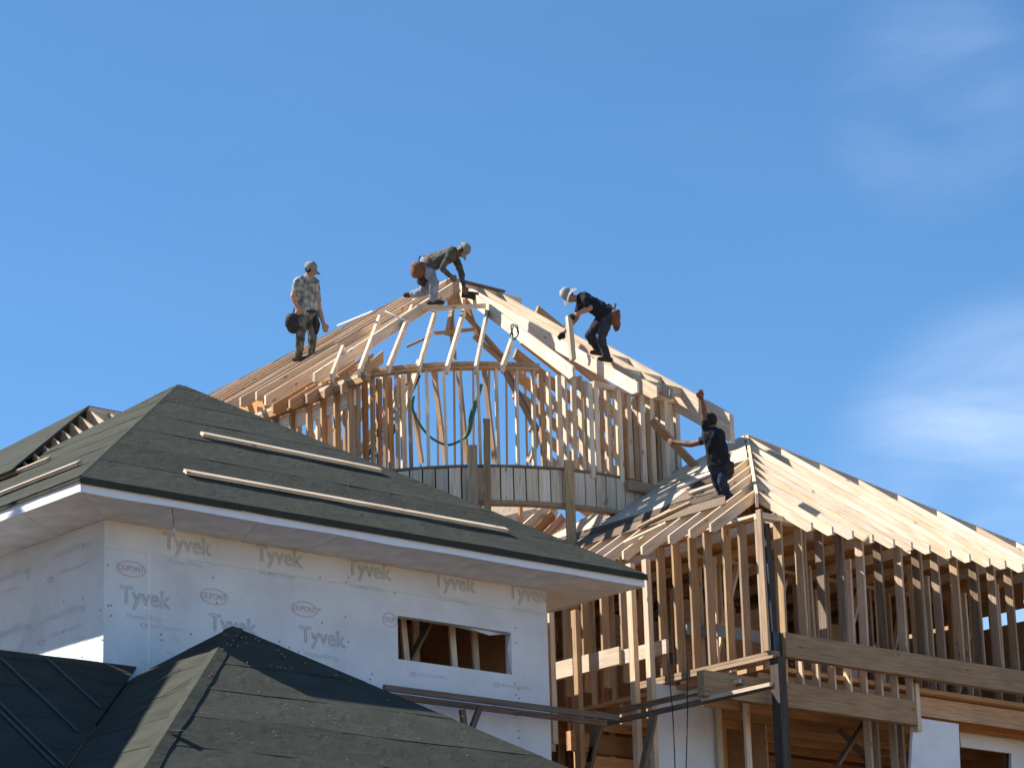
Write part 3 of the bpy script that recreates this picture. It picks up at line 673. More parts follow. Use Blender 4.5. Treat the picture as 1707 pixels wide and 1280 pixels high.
for i in range(5):
    a = Vector((29.1+i*1.3, 28.9+.3*(i % 2), 9.3)); beam(wing, 'brace', a, a+Vector((.75, .05, 1.85)), .04, .09, 'lumber', (0, 1, 0))
# lower storey inside
for k in range(5):
    z = 7.1+k*.42; beam(wing, 'inner_beam', (28.3, 29.2+.45*k, z), (35, 29.2+.45*k, z), .1, .28, 'ply')
slab(wing, 'inner_wall', [(28.4, 32.6, 0), (35.6, 32.6, 0), (35.6, 32.6, 9.1), (28.4, 32.6, 9.1)], (0, -1, 0), .05, 'ply')
box(wing, 'inner_wall', (35.5, 27.3, 0), (35.56, 33.8, 9.1), 'ply')
for i in range(9):
    y = 28.3+i*.55; beam(wing, 'stud', (29.2, y, 6), (29.2, y, 9.0), .04, .1, 'lumber', (1, 0, 0))
# white wrapped panels of the lower storey
def panel_px(parent, name, pxs, y, th, mat):
    return slab(parent, name, [on_axis(p_, 1, y) for p_ in pxs], (0, -1, 0), th, mat)
panel_px(wing, 'wrap_panel', [(1090, 1290), (1196, 1290), (1194, 1152), (1092, 1138)], 28.9, .05, 'wrap')
panel_px(wing, 'wrap_panel', [(1512, 1400), (1606, 1400), (1598, 1206), (1523, 1195)], YW+.3, .05, 'wrap')
panel_px(wing, 'wrap_panel', [(1602, 1244), (1740, 1262), (1740, 1192), (1598, 1206)], YW+1.1, .05, 'wrap')
panel_px(wing, 'wrap_panel', [(1686, 1400), (1740, 1400), (1740, 1262), (1686, 1255)], YW+1.1, .05, 'wrap')
panel_px(wing, 'window_jamb', [(1680, 1300), (1686, 1300), (1686, 1255), (1678, 1253)], YW+1.25, .1, 'lumber_old_shade')
box(wing, 'wall', (28.9, 28.97, 0), (31, 29.05, 7.0), 'wrap')
box(wing, 'wall', (31.2, YW+1.12, 0), (36, YW+1.2, 7.0), 'wrap')
# ledger and tall posts between the wrapped house and the wing
lx = 28.05
la, lb = on_axis((900, 1125), 0, lx), on_axis((1034, 1093), 0, lx)
beam(wing, 'ledger', la, lb+Vector((0, 0, la.z-lb.z)), .05, .25, 'lumber')
beam(wing, 'ledger', la+Vector((.06, .6, -.02)), Vector((lx+.06, la.y-2.6, la.z-.02)), .05, .2, 'lumber')
for px, w_ in (((962, 1100), .1), ((1057, 1100), .1), ((1083, 1080), .09)):
    q = on_axis(px, 0, lx-.2); beam(wing, 'tall_post', (q.x, q.y, 0), (q.x-.0, q.y, 10.95 if px[0] > 1000 else 10.5), w_, .09, 'lumber_shade' if px[0] < 1000 else 'lumber', (1, 0, 0))
for i in range(6):
    y = 29.3+i*.8; beam(wing, 'stud', (29.7, y, 4), (29.7+jit(.05), y, 11), .04, .12, 'ply', (1, 0, 0))
slab(wing, 'sheathing_panel', [(30.3, 29, 0), (30.3, 34.5, 0), (30.3, 34.5, 10.6), (30.3, 29, 10.6)], (-1, 0, 0), .03, 'ply')
for k in range(3):
    z = 7.6-k*.75; beam(wing, 'girder', (29.4, 29.0, z), (29.4, 34, z), .08, .28, 'ply')
# ================================================================== turret: bowed wall, fanned rafters
AP = Vector((29.515, 34.634, 16.993))
tur = thing('turret_frame', (AP.x-1.5, AP.y-1.5, 0), 'round-fronted timber turret frame with open rafters, workers on top', 'framing')
def A_(x, y, z): return AP+Vector((x, y, z))
RT = 3.6
def on_cyl(px, R):
    d = ray(*px); b = (CAM-AP); a_ = d.xy.dot(d.xy); b_ = 2*d.xy.dot(b.xy); c_ = b.xy.dot(b.xy)-R*R; disc = b_*b_-4*a_*c_
    if disc < 0: return None
    return CAM+d*((-b_-math.sqrt(disc))/2/a_)
ZPL = 14.40; ZH1, ZH0 = 12.90, 12.30
# bowed upper plate
def arc_beam(parent, name, R, a0, a1, z0, z1, th, mat, n=14):
    v = []; f = []
    for i in range(n+1):
        a = math.radians(a0+(a1-a0)*i/n); c, s = math.cos(a), math.sin(a)
        for (r_, z) in ((R, z0), (R, z1), (R-th, z1), (R-th, z0)): v.append((AP.x+r_*c, AP.y+r_*s, z))
    for i in range(n):
        a = i*4; b = a+4
        for k in range(4): f.append((a+k, b+k, b+(k+1) % 4, a+(k+1) % 4))
    f += [(0, 1, 2, 3), (n*4+3, n*4+2, n*4+1, n*4)]
    return world_mesh(name, v, f, mat, parent)
arc_beam(tur, 'bowed_plate', RT+.01, 193, 249, ZPL+.045, ZPL+.10, .14, 'ply')
arc_beam(tur, 'bowed_plate', RT, 193, 249, ZPL, ZPL+.041, .13, 'lumber_warm')
# bowed band of upright boards
a0, a1 = 190, 284; nb_ = int(math.radians(a1-a0)*RT/.186)
for i in range(nb_):
    a = math.radians(a0+(a1-a0)*(i+.5)/nb_); c, s = math.cos(a), math.sin(a)
    h0, h1 = ZH0+.06, ZH1-.045+jit(.004)
    o_ = RT+.02+jit(.004)
    beam(tur, 'band_board', (AP.x+o_*c, AP.y+o_*s, h0), (AP.x+o_*c, AP.y+o_*s, h1), .172+jit(.006), .038, 'lumber', (c, s, 0))
arc_beam(tur, 'band_backing', RT-.01, a0+.3, a1-.3, ZH0+.06, ZH1-.045, .02, 'lumber_old_shade', 20)
arc_beam(tur, 'band_cap', RT+.05, a0, a1, ZH1-.04, ZH1, .15, 'lumber_old_shade', 20)
arc_beam(tur, 'band_sill', RT+.05, a0, a1, ZH0, ZH0+.056, .16, 'ply', 20)
# studs
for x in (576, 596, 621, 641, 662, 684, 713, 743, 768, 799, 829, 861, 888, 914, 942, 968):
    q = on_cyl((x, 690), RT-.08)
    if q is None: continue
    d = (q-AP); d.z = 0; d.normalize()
    beam(tur, 'stud', (q.x, q.y, ZH1), (q.x+jit(.02), q.y+jit(.02), ZPL), .04, .1, 'lumber' if x > 700 else 'lumber_shade', d)
for x in (588, 609, 631, 652, 672, 905, 930, 955, 975, 999):
    q = on_cyl((x, 690), RT-.5)
    beam(tur, 'inner_stud', (q.x, q.y, ZH1-.3), (q.x+jit(.03), q.y+jit(.03), ZPL+.1), .04, .09, random.choice(['lumber', 'lumber_mid', 'ply']), (1, 0, 0))
for x in (698, 729, 757, 786, 815, 846, 874):
    beam(tur, 'rear_stud', at((x+jit(4)+3, 790), 51.3), at((x+jit(3), 604), 51.3), .04, .05, 'lumber_mid', _f)
for a, b in (((905, 640), (985, 775)), ((880, 770), (940, 640)), ((1000, 780), (1062, 668)), ((612, 745), (668, 660)), ((540, 735), (600, 650))):
    beam(tur, 'let_in_brace', at(a, 46.9), at(b, 46.9), .04, .1, 'lumber_mid', (0, 1, 0))
# tall uprights through the band
for x, yt, w_ in ((787, 742, .15), (811, 698, .10), (948, 767, .15)):
    q = on_cyl((x, 800), RT+.13); qt = on_cyl((x, yt), RT+.13)
    d = q-AP; d.z = 0; d.normalize()
    beam(tur, 'tall_post', (q.x, q.y, 6.0 if x > 900 else ZH0-.5), (qt.x, qt.y, qt.z), w_, .04, 'lumber_shade', d)
# front rafters, all parallel, on the facet facing the camera
q_ = .6; fdir = Vector((1, 1, q_*math.sqrt(2))).normalized(); fn = Vector((-q_/math.sqrt(2), -q_/math.sqrt(2), 1))
fp0 = A_(-2.85, -2.79, -2.60)
for tail, top in (((554, 612), (571, 575)), ((600, 607), (632, 525)), ((648, 604), (690, 497)), ((699, 602), (726, 510)), ((746, 601), (774, 508)), ((794, 599), (813, 507)), ((838, 597), (854, 557))):
    a = on_plane((tail[0]-2, tail[1]+8+jit(3)), fp0, fn); b = on_plane(top, fp0, fn)
    rafter(tur, b, a, .04, .16)
# corner (hip) rafters of the front facet
def onR(px, up=0): return on_plane(px, AP+Vector((0, 0, up)), (0, -P, 1))
def onL(px, up=0): return on_plane(px, AP+Vector((0, 0, up)), (-P, 0, 1))
rafter(tur, A_(-.05, -.12, -.06), onR((956, 611)), .04, .235)
rafter(tur, A_(-.12, -.05, -.06), A_(-4.0, -1.35, -2.62), .04, .2)
rafter(tur, A_(-.2, .05, -.14), A_(-3.9, .0, -2.62), .04, .235)
# right slope rafters, parallel
for k, (x, y0, y1, hv) in enumerate(((.07, -.1, -4.06, .24), (.48, 0, -4.06, .24), (.88, 0, -4.0, .2))):
    rafter(tur, A_(x, y0, P*y0-.01), A_(x, y1, P*y1-.01), .04, hv)
rafter(tur, A_(1.33, -1.9, -1.9*P), A_(1.33, -4.76, -4.76*P), .09, .46, 'lumber_mid', False, 'end_rafter')
for y in (-2.6, -3.3, -3.75): beam(tur, 'blocking', A_(.5, y, y*P-.1), A_(1.31, y, y*P-.1), .04, .15)
beam(tur, 'ridge_board', A_(-.1, .02, -.14), A_(1.4, .02, -.14), .04, .24)
slab(tur, 'ridge_panel', [A_(.0, -.05, .02), A_(1.0, -.05, .02), A_(1.0, .5, -.1), A_(.0, .5, -.1)], (0, .3, 1), .03, 'lumber_old_shade')
# left slope rafters with ridge and hip behind
rl = 1.45; LU = .11
beam(tur, 'ridge_board', A_(.02, .1, -.14+LU), A_(.02, rl, -.14+LU), .04, .24)
rafter(tur, A_(0, rl, LU), A_(-3.6, rl+3.6, -3.6*P+LU), .04, .2)
for k in range(0, 12):
    y = .12+OC*k; xt = 0 if y < rl else -(y-rl)
    if xt < -3.4: continue
    rafter(tur, A_(xt, y, P*xt-.01+LU), A_(-3.98+jit(.03), y, -P*3.98+LU), .04, .2, 'lumber_warm')
for k in range(5):
    y = -.25-.36*k; rafter(tur, A_(-2.55+.28*k*0-.1*k, y, P*(-2.55-.1*k)-.2), A_(-3.95+.05*k, y, -P*3.95-.2), .04, .2, 'ply')
# left side wall
def LX(px, x=-3.6): return on_axis(px, 0, AP.x+x)
pa, pb = LX((418, 694)), LX((612, 626)); pb.z = pa.z = (pa.z+pb.z)/2
beam(tur, 'plate', pa, pb, .09, .06); beam(tur, 'plate', pa+Vector((.01, 0, -.075)), pb+Vector((.01, 0, -.075)), .1, .085, 'ply')
pa, pb = LX((462, 712), -3.45), LX((592, 662), -3.45); pb.z = pa.z = (pa.z+pb.z)/2
beam(tur, 'wide_plank', pa, pb, .04, .24)
pa, pb = LX((425, 705), -3.3), LX((520, 668), -3.3)
beam(tur, 'plank', pa, pb, .04, .1, 'lumber_shade')
for i, x in enumerate((380, 405, 432, 460, 488, 516, 540, 562, 585)):
    q = LX((x, 690), -3.5); beam(tur, 'stud', (q.x, q.y, 11.5), (q.x, q.y, 14.42), .04, .11, 'ply', (1, 0, 0))
for i, (a, b) in enumerate((((522, 730), (545, 700)), ((590, 770), (668, 640)), ((560, 760), (640, 630)), ((570, 700), (616, 640)))):
    beam(tur, 'brace', LX(a, -2.4), LX(b, -2.4), .04, .12, 'lumber', (0, 1, 0))
for (a, b, c, d) in (((392, 664), (470, 640), (470, 690), (392, 716)), ((474, 652), (545, 628), (545, 668), (474, 690))):
    slab(tur, 'sheathing_panel', [LX(p_, -3.0) for p_ in (a, d, c, b)], (-1, 0, 0), .02, 'ply')
for x in (470, 500, 528, 551, 574): 
    q = LX((x, 690), -3.1); beam(tur, 'inner_stud', (q.x, q.y, 11.8), (q.x+jit(.05), q.y+jit(.05), 14.5), .04, .09, random.choice(['lumber', 'lumber_mid']), (1, 0, 0))
# apex pieces
beam(tur, 'apex_block', A_(-.10, -.06, -.48), A_(-.10, -.06, -.02), .26, .1, 'ply', (1, 1, 0))
ca, cb = on_plane((703, 515), fp0+Vector((0, 0, .03)), fn), on_plane((811, 510), fp0+Vector((0, 0, .03)), fn)
beam(tur, 'cross_brace', ca, cb, .045, .07)
a = on_plane((733, 505), fp0, fn); b = on_plane((750, 470), fp0, fn); beam(tur, 'apex_rafter', a, b, .06, .12, 'lumber', fn)
a = on_plane((774, 503), fp0, fn); b = on_plane((756, 470), fp0, fn); beam(tur, 'apex_rafter', a, b, .05, .1, 'lumber', fn)
# collar ties and rear framing seen against the sky
beam(tur, 'collar_tie', at((678, 578), 47.6), at((718, 560), 47.6), .04, .1, 'lumber_shade', (0, 1, 0))
beam(tur, 'collar_tie', at((722, 556), 47.9), at((792, 549), 47.9), .04, .09, 'lumber_shade', (0, 1, 0))
for a, b in (((757, 498), (745, 560)), ((752, 520), (757, 600)), ((775, 500), (800, 570)), ((690, 688), (703, 772)), ((721, 604), (743, 772)), ((763, 604), (779, 772)), ((806, 606), (825, 772)), ((680, 625), (668, 720)), ((790, 560), (838, 603)), ((772, 520), (842, 600))):
    beam(tur, 'rear_strut', at(a, 48.6), at(b, 48.6), .04, .09, 'lumber_shade', (0, 1, 0))
beam(tur, 'rear_strut', at((700, 600), 47.2), at((668, 700), 47.2), .04, .12, 'lumber', (0, 1, 0))
# diagonal brace and the parallel rafters of the roof behind, seen through the right of the turret
beam(tur, 'diagonal_brace', at((836, 606), 49.2), at((915, 755), 49.2), .05, .12, 'lumber_old_shade', (0, 1, 0))
dv = Vector((1, 0, -.46))
for k in range(-4, 5):
    x0, y0 = 830+27*k, 600+55*k; xs = max(x0, 846+(12*abs(k) if k < 0 else 0)); s = at((xs, y0+.8*(xs-x0)), 50.2)
    e = on_axis((1128, 700), 1, s.y); ext = max(.8, min(4.0, (e.x-s.x)))
    beam(tur, 'rear_rafter', s, s+dv*ext, .05, .19, 'ply', (0, 0, 1))
# right side wall of the turret
def RY(px, y=-3.6): return on_axis(px, 1, AP.y+y)
for i, x in enumerate((984, 992, 1014, 1030, 1048, 1062, 1070, 1084, 1098, 1108, 1117, 1126)):
    q = RY((x, 700), -3.6+.06*(i % 3)); zt = AP.z-2.72-.02*(i % 2); beam(tur, 'stud', (q.x, q.y, AP.z-4.2), (q.x, q.y, zt), .1 if i % 2 else .05, .09, 'lumber', (1, 0, 0))
for i in range(2): beam(tur, 'plate', A_(-.4, -3.55, -2.62+.04*i-.1), A_(1.4, -3.55, -2.62+.04*i-.1), .1, .038)
slab(tur, 'sheathing_panel', [A_(.2, -3.4, -4.1), A_(1.45, -3.4, -4.1), A_(1.45, -3.4, -2.9), A_(.2, -3.4, -2.9)], (0, -1, 0), .02, 'ply')
a, b = RY((1046, 808), -3.7), RY((1202, 837), -3.7); b.z = a.z
beam(tur, 'long_plate', a, b, .05, .16, 'lumber_shade')
beam(tur, 'plank_brace', RY((1086, 700), -3.78), RY((1217, 838), -4.3), .04, .15, 'lumber_shade', (0, 1, 0))
for x in (1063, 1077):
    q = RY((x, 850), -3.55); beam(tur, 'stud', (q.x, q.y, 11.0), (q.x, q.y, 12.75), .09, .05, 'lumber', (1, 0, 0))
for a, b in (((1062, 880), (1118, 850)), ((1085, 868), (1150, 838)), ((1130, 812), (1185, 790)), ((1150, 822), (1196, 806)), ((1040, 905), (1110, 872))):
    pa, pb = on_plane(a, WC+Vector((0, 0, .06)), (-P, 0, 1)), on_plane(b, WC+Vector((0, 0, .05)), (-P, 0, 1)); beam(wing, 'loose_plank', pa, pb, .10, .035, random.choice(['lumber', 'lumber_shade']), (-P, 0, 1))
# floor of the turret and back walls down to the ground
for i in range(12):
    x = 26.5+i*.45; beam(tur, 'stud', (x, 38.6, 4), (x, 38.6, 12.3), .05, .1, 'lumber', (1, 0, 0))
# sloping lower rafters seen between the band and the felt roof
for k in range(12):
    a = at((848+k*17, 905+k*8), 46.0); b = at((905+k*17, 853+k*4.5), 46.6)
    beam(tur, 'lower_rafter', a, b, .04, .15, 'ply' if k % 3 else 'lumber', (0, 0, 1))
slab(tur, 'sheathing_panel', [at((800, 870), 48.5), at((930, 905), 48.5), at((930, 838), 48.8), at((800, 836), 48.8)], (-.6, -.6, .5), .02, 'lumber')
for x in (868, 900): beam(tur, 'stud', at((x, 885), 47.6), at((x-1, 838), 47.6), .07, .05, 'ply', (0, 1, 0))
beam(tur, 'plank', at((998, 905), 45.0), at((1050, 868), 45.0), .04, .16, 'lumber', (-1, 0, 1))
beam(tur, 'plank', at((996, 896), 44.9), at((1048, 880), 44.9), .05, .1, 'ply', (0, 0, 1))
# ================================================================== walkway bracket scaffold
sc = thing('plank_scaffold', (26.5, 28.2, 0), 'weathered plank walkway on brackets below the window', 'scaffold')
YS = YT-.55
for (a, b, dy) in (((640, 1150), (1030, 1192), 0), ((640, 1164), (1010, 1200), .35)):
    p0, p1 = on_axis(a, 1, YS+dy), on_axis(b, 1, YS+dy); p1.z = p0.z = (p0.z+p1.z)/2
    beam(sc, 'rail', p0, p1, .05, .075, 'lumber_old_shade')
XS = 27.45
for (a, b, dx, dz) in (((1000, 1204), (1290, 1146), -.15, 0), ((1010, 1186), (1240, 1140), .3, 0)):
    p0, p1 = on_axis(a, 0, XS+dx), on_axis(b, 0, XS+dx); p1.z = p0.z = (p0.z+p1.z)/2
    pm = p0.lerp(p1, .70); beam(sc, 'rail', p0, p1, .045, .07, 'lumber_old_shade')
    beam(sc, 'rail', p0.lerp(p1, .62)+Vector((-.06, 0, .012)), p1+Vector((-.06, 0, .012)), .04, .05, 'lumber')
for a, b in (((800, 1178), (780, 1230)), ((770, 1182), (775, 1215))):
    beam(sc, 'bracket', on_axis(a, 1, YS+.2), on_axis(b, 1, YS+.2), .07, .06, 'lumber_old_shade', (0, 1, 0))
for a, b in (((1005, 1192), (976, 1300)), ((1090, 1190), (1068, 1300)), ((992, 1205), (985, 1270))):
    beam(sc, 'bracket', on_axis(a, 0, XS-.2), on_axis(b, 0, XS-.2), .06, .1, 'lumber_old_shade', (0, 1, 0))
q = on_axis((1080, 1300), 0, XS-.2); beam(sc, 'leg', (q.x, q.y, 0), (q.x, q.y, q.z+.1), .1, .1, 'lumber_old_shade', (1, 0, 0))
q = on_axis((980, 1300), 0, XS-.2); beam(sc, 'leg', (q.x, q.y, 0), (q.x, q.y, q.z+.1), .1, .1, 'lumber_old_shade', (1, 0, 0))
q = on_axis((780, 1228), 1, YS+.2); beam(sc, 'leg', (q.x, q.y, 0), (q.x, q.y, q.z+.02), .07, .07, 'lumber_old_shade', (1, 0, 0))
# ================================================================== hoses, cords, tools
h = [at(p_, 46.2) for p_ in ((690, 660), (688, 681), (699, 706), (716, 727), (736, 739), (752, 741), (771, 732), (781, 720), (787, 692), (796, 663), (803, 640))]
o = tube(None, 'air_hose', spline(h, 6), [.02]*36+[.022+.02*math.sin(i/24*math.pi) for i in range(25)], 'green'); tag(o, 'dark green air hose hanging in a loop inside the turret', 'hose')
cb_ = onR((857, 560), .2)
o = tube(None, 'rope_coil', [cb_+_r*(.045*math.cos(t)+.02*math.sin(2.3*t))+_u*(.11*math.sin(t)+.06)+(-_f)*.05*math.sin(3*t) for t in [i*2*math.pi*1.8/40 for i in range(41)]], .012, 'green'); tag(o, 'small green hose coil hung over the right rafter', 'hose')
for a, b, lb_ in (((642, 519), (687, 538), 'upper white strap tied between two left rafters'), ((713, 547), (728, 561), 'short white strap end on the middle rafter')):
    o = tube(None, 'strap', [at(a, 45.1), at(((a[0]+b[0])/2, (a[1]+b[1])/2+1), 45.1), at(b, 45.1)], .012, 'twine', 6); tag(o, lb_, 'strap', 'white straps on the rafters')
o = beam(None, 'white_strip', onL((563, 543), .12), onL((622, 519), .12), .04, .02, 'white'); tag(o, 'thin white strip lying along the left rafters', 'strip')
for x0, x1, lb_ in ((1113, 1126, 'left cord'), (1145, 1143, 'right cord')):
    o = tube(None, 'hanging_cord', spline([on_axis((x0, 1100), 0, XS+.02), on_axis(((x0+x1)/2+2, 1190), 0, XS-.4), on_axis((x1, 1300), 0, XS-.4)], 6), .008, 'black', 6)
    tag(o, 'thin dark cord hanging before the white panel, '+lb_.split()[0]+' one', 'cord', 'cords before the white panel')
# dark ladder inside the turret
ld = thing('ladder', at((655, 760), 47.4), 'dark metal ladder leaning behind the turret studs', 'ladder')
l0, l1 = at((622, 768), 47.4), at((684, 632), 47.4); w_ = _r*.15+_u*.07
for s in (-1, 1): beam(ld, 'rail', l0+w_*s, l1+w_*s, .05, .08, 'steel', _f)
for i in range(9):
    c = l0.lerp(l1, (i+.5)/9); beam(ld, 'rung', c-w_, c+w_, .045, .05, 'alu', _f)
# ================================================================== people
def capsule(bm, a, b, ra, rb, seg=10):
    a = Vector(a); b = Vector(b); ex, ey, ez = basis(b-a if (b-a).length > 1e-6 else Vector((0, 0, 1))); rings = []
    prof = []
    for i in range(4): t = -math.pi/2+i*math.pi/8; prof.append((a+ex*math.sin(t)*ra, math.cos(t)*ra))
    prof += [(a, ra), (b, rb)]
    for i in range(1, 5): t = i*math.pi/8; prof.append((b+ex*math.sin(t)*rb, math.cos(t)*rb))
    for c, r in prof:
        r = max(r, 1e-4); rings.append([bm.verts.new(c+ey*math.cos(2*math.pi*k/seg)*r+ez*math.sin(2*math.pi*k/seg)*r) for k in range(seg)])
    for i in range(len(rings)-1):
        for k in range(seg): bm.faces.new((rings[i][k], rings[i][(k+1) % seg], rings[i+1][(k+1) % seg], rings[i+1][k]))
    bm.faces.new(rings[0][::-1]); bm.faces.new(rings[-1])
def ellipsoid(bm, c, ax, rad, seg=14, rng=9):
    c = Vector(c); rows = []
    for i in range(rng+1):
        t = math.pi*i/rng; rows.append([bm.verts.new(c+ax[0]*(math.sin(t)*math.cos(2*math.pi*k/seg)*rad[0])+ax[1]*(math.sin(t)*math.sin(2*math.pi*k/seg)*rad[1])+ax[2]*(math.cos(t)*rad[2])) for k in range(seg)])
    for i in range(rng):
        for k in range(seg):
            try: bm.faces.new((rows[i][k], rows[i+1][k], rows[i+1][(k+1) % seg], rows[i][(k+1) % seg]))
            except ValueError: pass
def person(D, J, mats, face, label, hat, pouches, hatmat=None, sleeves='short', gloves=False, foot_dir=None):
    """J: joints as (px, py, metres toward the camera); face: unit 3D looking direction"""
    j = {k: at((v[0], v[1]), D)-_f*v[2] for k, v in J.items()}
    base = (j['footR']+j['footL'])/2
    root = thing('person', base, label, 'person')
    face = Vector(face).normalized(); segs = []                    # (a, b, tag)
    bm = bmesh.new()
    def cap(a, b, ra, rb, tg): capsule(bm, a, b, ra, rb); segs.append((Vector(a), Vector(b), tg, (ra+rb)/2))
    neck, head, pel = j['neck'], j['head'], j['pelvis']; up = (head-neck).normalized()
    shR, shL = j['shR'], j['shL']; chest = (shR+shL)/2.0; spine = pel.lerp(chest, .5)
    hR, hL = j['hipR'], j['hipL']
    # torso
    cap(shR.lerp(chest, .25), shL.lerp(chest, .25), .085, .085, 'shirt')
    for a, b in ((shR, hR), (shL, hL)):
        a2 = a.lerp(chest, .38); b2 = b.lerp(pel, .15); m1 = a2.lerp(b2, .5).lerp(spine, .12)
        cap(a2, m1, .105, .112, 'shirt'); cap(m1, b2.lerp(m1, .12), .112, .115, 'shirt')
    cap(chest, spine, .12, .12, 'shirt'); cap(spine, pel.lerp(spine, .1), .12, .12, 'shirt')
    cap(hR.lerp(pel, .1), hL.lerp(pel, .1), .11, .11, 'pants'); cap(pel, pel.lerp(spine, .12), .125, .12, 'pants')
    cap(chest.lerp(neck, .3), neck.lerp(head, .35), .062, .055, 'skin')
    # arms
    for s in 'RL':
        sh, el, ha = j['sh'+s], j['el'+s], j['ha'+s]
        if sleeves == 'long': t1 = t2 = 'shirt'
        else: t1 = 'shirt'; t2 = 'skin'
        mid = sh.lerp(el, .62); cap(sh, mid, .066, .056, t1); cap(mid, el, .05 if sleeves == 'short' else .054, .045, t2 if sleeves == 'short' else t1)
        wr = el.lerp(ha, .80); cap(el, el.lerp(wr, .35), .045, .047, t2); cap(el.lerp(wr, .35), wr, .045, .031, t2)
        hd = (ha-wr).normalized() if (ha-wr).length > .01 else (ha-el).normalized()
        side = hd.cross(-_f).normalized()
        if side.length < .1: side = _u.copy()
        nrm = hd.cross(side).normalized(); ht = 'glove' if gloves else 'skin'
        pc = wr+hd*.05; cap(wr, pc, .03, .034, ht); cap(pc-side*.022, pc+side*.022+hd*.02, .026, .026, ht)
        for f_i, (off, ln) in enumerate(((-.033, .062), (-.011, .074), (.011, .07), (.033, .055))):
            b0 = pc+hd*.03+side*off; b1 = b0+hd*ln*.5+nrm*.008; b2 = b1+hd*ln*.36+nrm*.028
            cap(b0, b1, .0115, .011, ht); cap(b1, b2, .0105, .0095, ht)
        th0 = wr+hd*.03-side*.03; th1 = th0+hd*.035-side*.03; cap(th0, th1, .013, .0115, ht); cap(th1, th1+hd*.035+nrm*.006, .0115, .010, ht)
    # legs
    for s in 'RL':
        hp, kn, ft = j['hip'+s], j['kn'+s], j['foot'+s]
        cap(hp, hp.lerp(kn, .5), .102, .088, 'pants'); cap(hp.lerp(kn, .5), kn, .088, .068, 'pants')
        an = ft+(kn-ft).normalized()*.06
        cap(kn, kn.lerp(an, .35), .068, .066, 'pants'); cap(kn.lerp(an, .35), an, .066, .06, 'pants')
        fd = foot_dir[s] if foot_dir else Vector((face.x, face.y, 0)).normalized()
        cap(ft-fd*.06, ft+fd*.12+Vector((0, 0, -.012)), .045, .04, 'boot'); cap(ft+fd*.1+Vector((0, 0, -.012)), ft+fd*.16+Vector((0, 0, -.02)), .042, .034, 'boot')
    # head
    side = up.cross(face).normalized(); fwd = side.cross(up).normalized()
    hc = head
    ellipsoid(bm, hc+up*.02, (side, fwd, up), (.076, .096, .11)); segs.append((hc+up*.02-fwd*.03, hc+up*.06, 'headtop', .1)); segs.append((hc+fwd*.05, hc-up*.05+fwd*.04, 'skin', .08))
    capsule(bm, hc-up*.055+fwd*.01, hc-up*.082+fwd*.052, .062, .04)     # jaw
    capsule(bm, hc+up*.012+fwd*.088, hc-up*.022+fwd*.112, .011, .017)   # nose
    for s in (-1, 1):
        capsule(bm, hc+side*.076*s+up*.01, hc+side*.08*s-up*.025-fwd*.005, .02, .015)   # ears
        capsule(bm, hc+side*.034*s+up*.034+fwd*.084, hc+side*.052*s+up*.03+fwd*.076, .012, .01)  # brows
    capsule(bm, hc-side*.022-up*.052+fwd*.093, hc+side*.022-up*.052+fwd*.093, .012, .012)        # lips
    me0 = bpy.data.meshes.new('body0'); bm.to_mesh(me0); bm.free()
    t = bpy.data.objects.new('t', me0); COL.objects.link(t)
    rm = t.modifiers.new('r', 'REMESH'); rm.mode = 'VOXEL'; rm.voxel_size = .0105
    smo = t.modifiers.new('s', 'SMOOTH'); smo.factor = .5; smo.iterations = 3
    dg = bpy.context.evaluated_depsgraph_get(); me = bpy.data.meshes.new_from_object(t.evaluated_get(dg)); bpy.data.objects.remove(t)
    order = ['skin', 'shirt', 'pants', 'boot', 'glove', 'hair']; me.materials.clear()
    for k in order: me.materials.append(M[mats.get(k, 'hair' if k == 'hair' else 'glove')])
    cps = me.vertices
    # cloth folds
    def nearest(p):
        best = None
        for a, b, tg, r in segs:
            ab = b-a; t_ = max(0, min(1, (p-a).dot(ab)/max(ab.dot(ab), 1e-9))); d = (p-(a+ab*t_)).length/r
            if best is None or d < best[0]: best = (d, tg)
        return best[1]
    vt = [nearest(v_.co) for v_ in me.vertices]
    nr = [v_.normal.copy() for v_ in me.vertices]
    for i, v_ in enumerate(me.vertices):
        if vt[i] in ('shirt', 'pants'):
            q = v_.co; a_ = .015*noise.noise(q*8)+.010*noise.noise(Vector((q.x*26, q.y*26, q.z*14))+Vector((3, 1, 7)))
            v_.co = q+nr[i]*(a_+.004)
    for po in me.polygons:
        tg = vt[po.vertices[0]]
        if tg == 'headtop':
            c = po.center-hc; tg = 'skin' if (c.dot(fwd) > .035 and c.dot(up) < .085) or c.dot(up) < -.05 else 'hair'
        po.material_index = order.index(tg); po.use_smooth = True
    me.transform(Matrix.Translation(-base)); me.name = 'body'
    body = bpy.data.objects.new('body', me); COL.objects.link(body); place(body, root, Matrix.Translation(base))
    # eyes
    for s in (-1, 1):
        b2 = bmesh.new(); c = hc+side*.033*s+up*.016+fwd*.092; ellipsoid(b2, Vector(), (side, fwd, up), (.013, .006, .007), 8, 6)
        me2 = bpy.data.meshes.new('eye'); b2.to_mesh(me2); b2.free(); me2.materials.append(M['hair']); e = bpy.data.objects.new('eye', me2); COL.objects.link(e); place(e, root, Matrix.Translation(c))
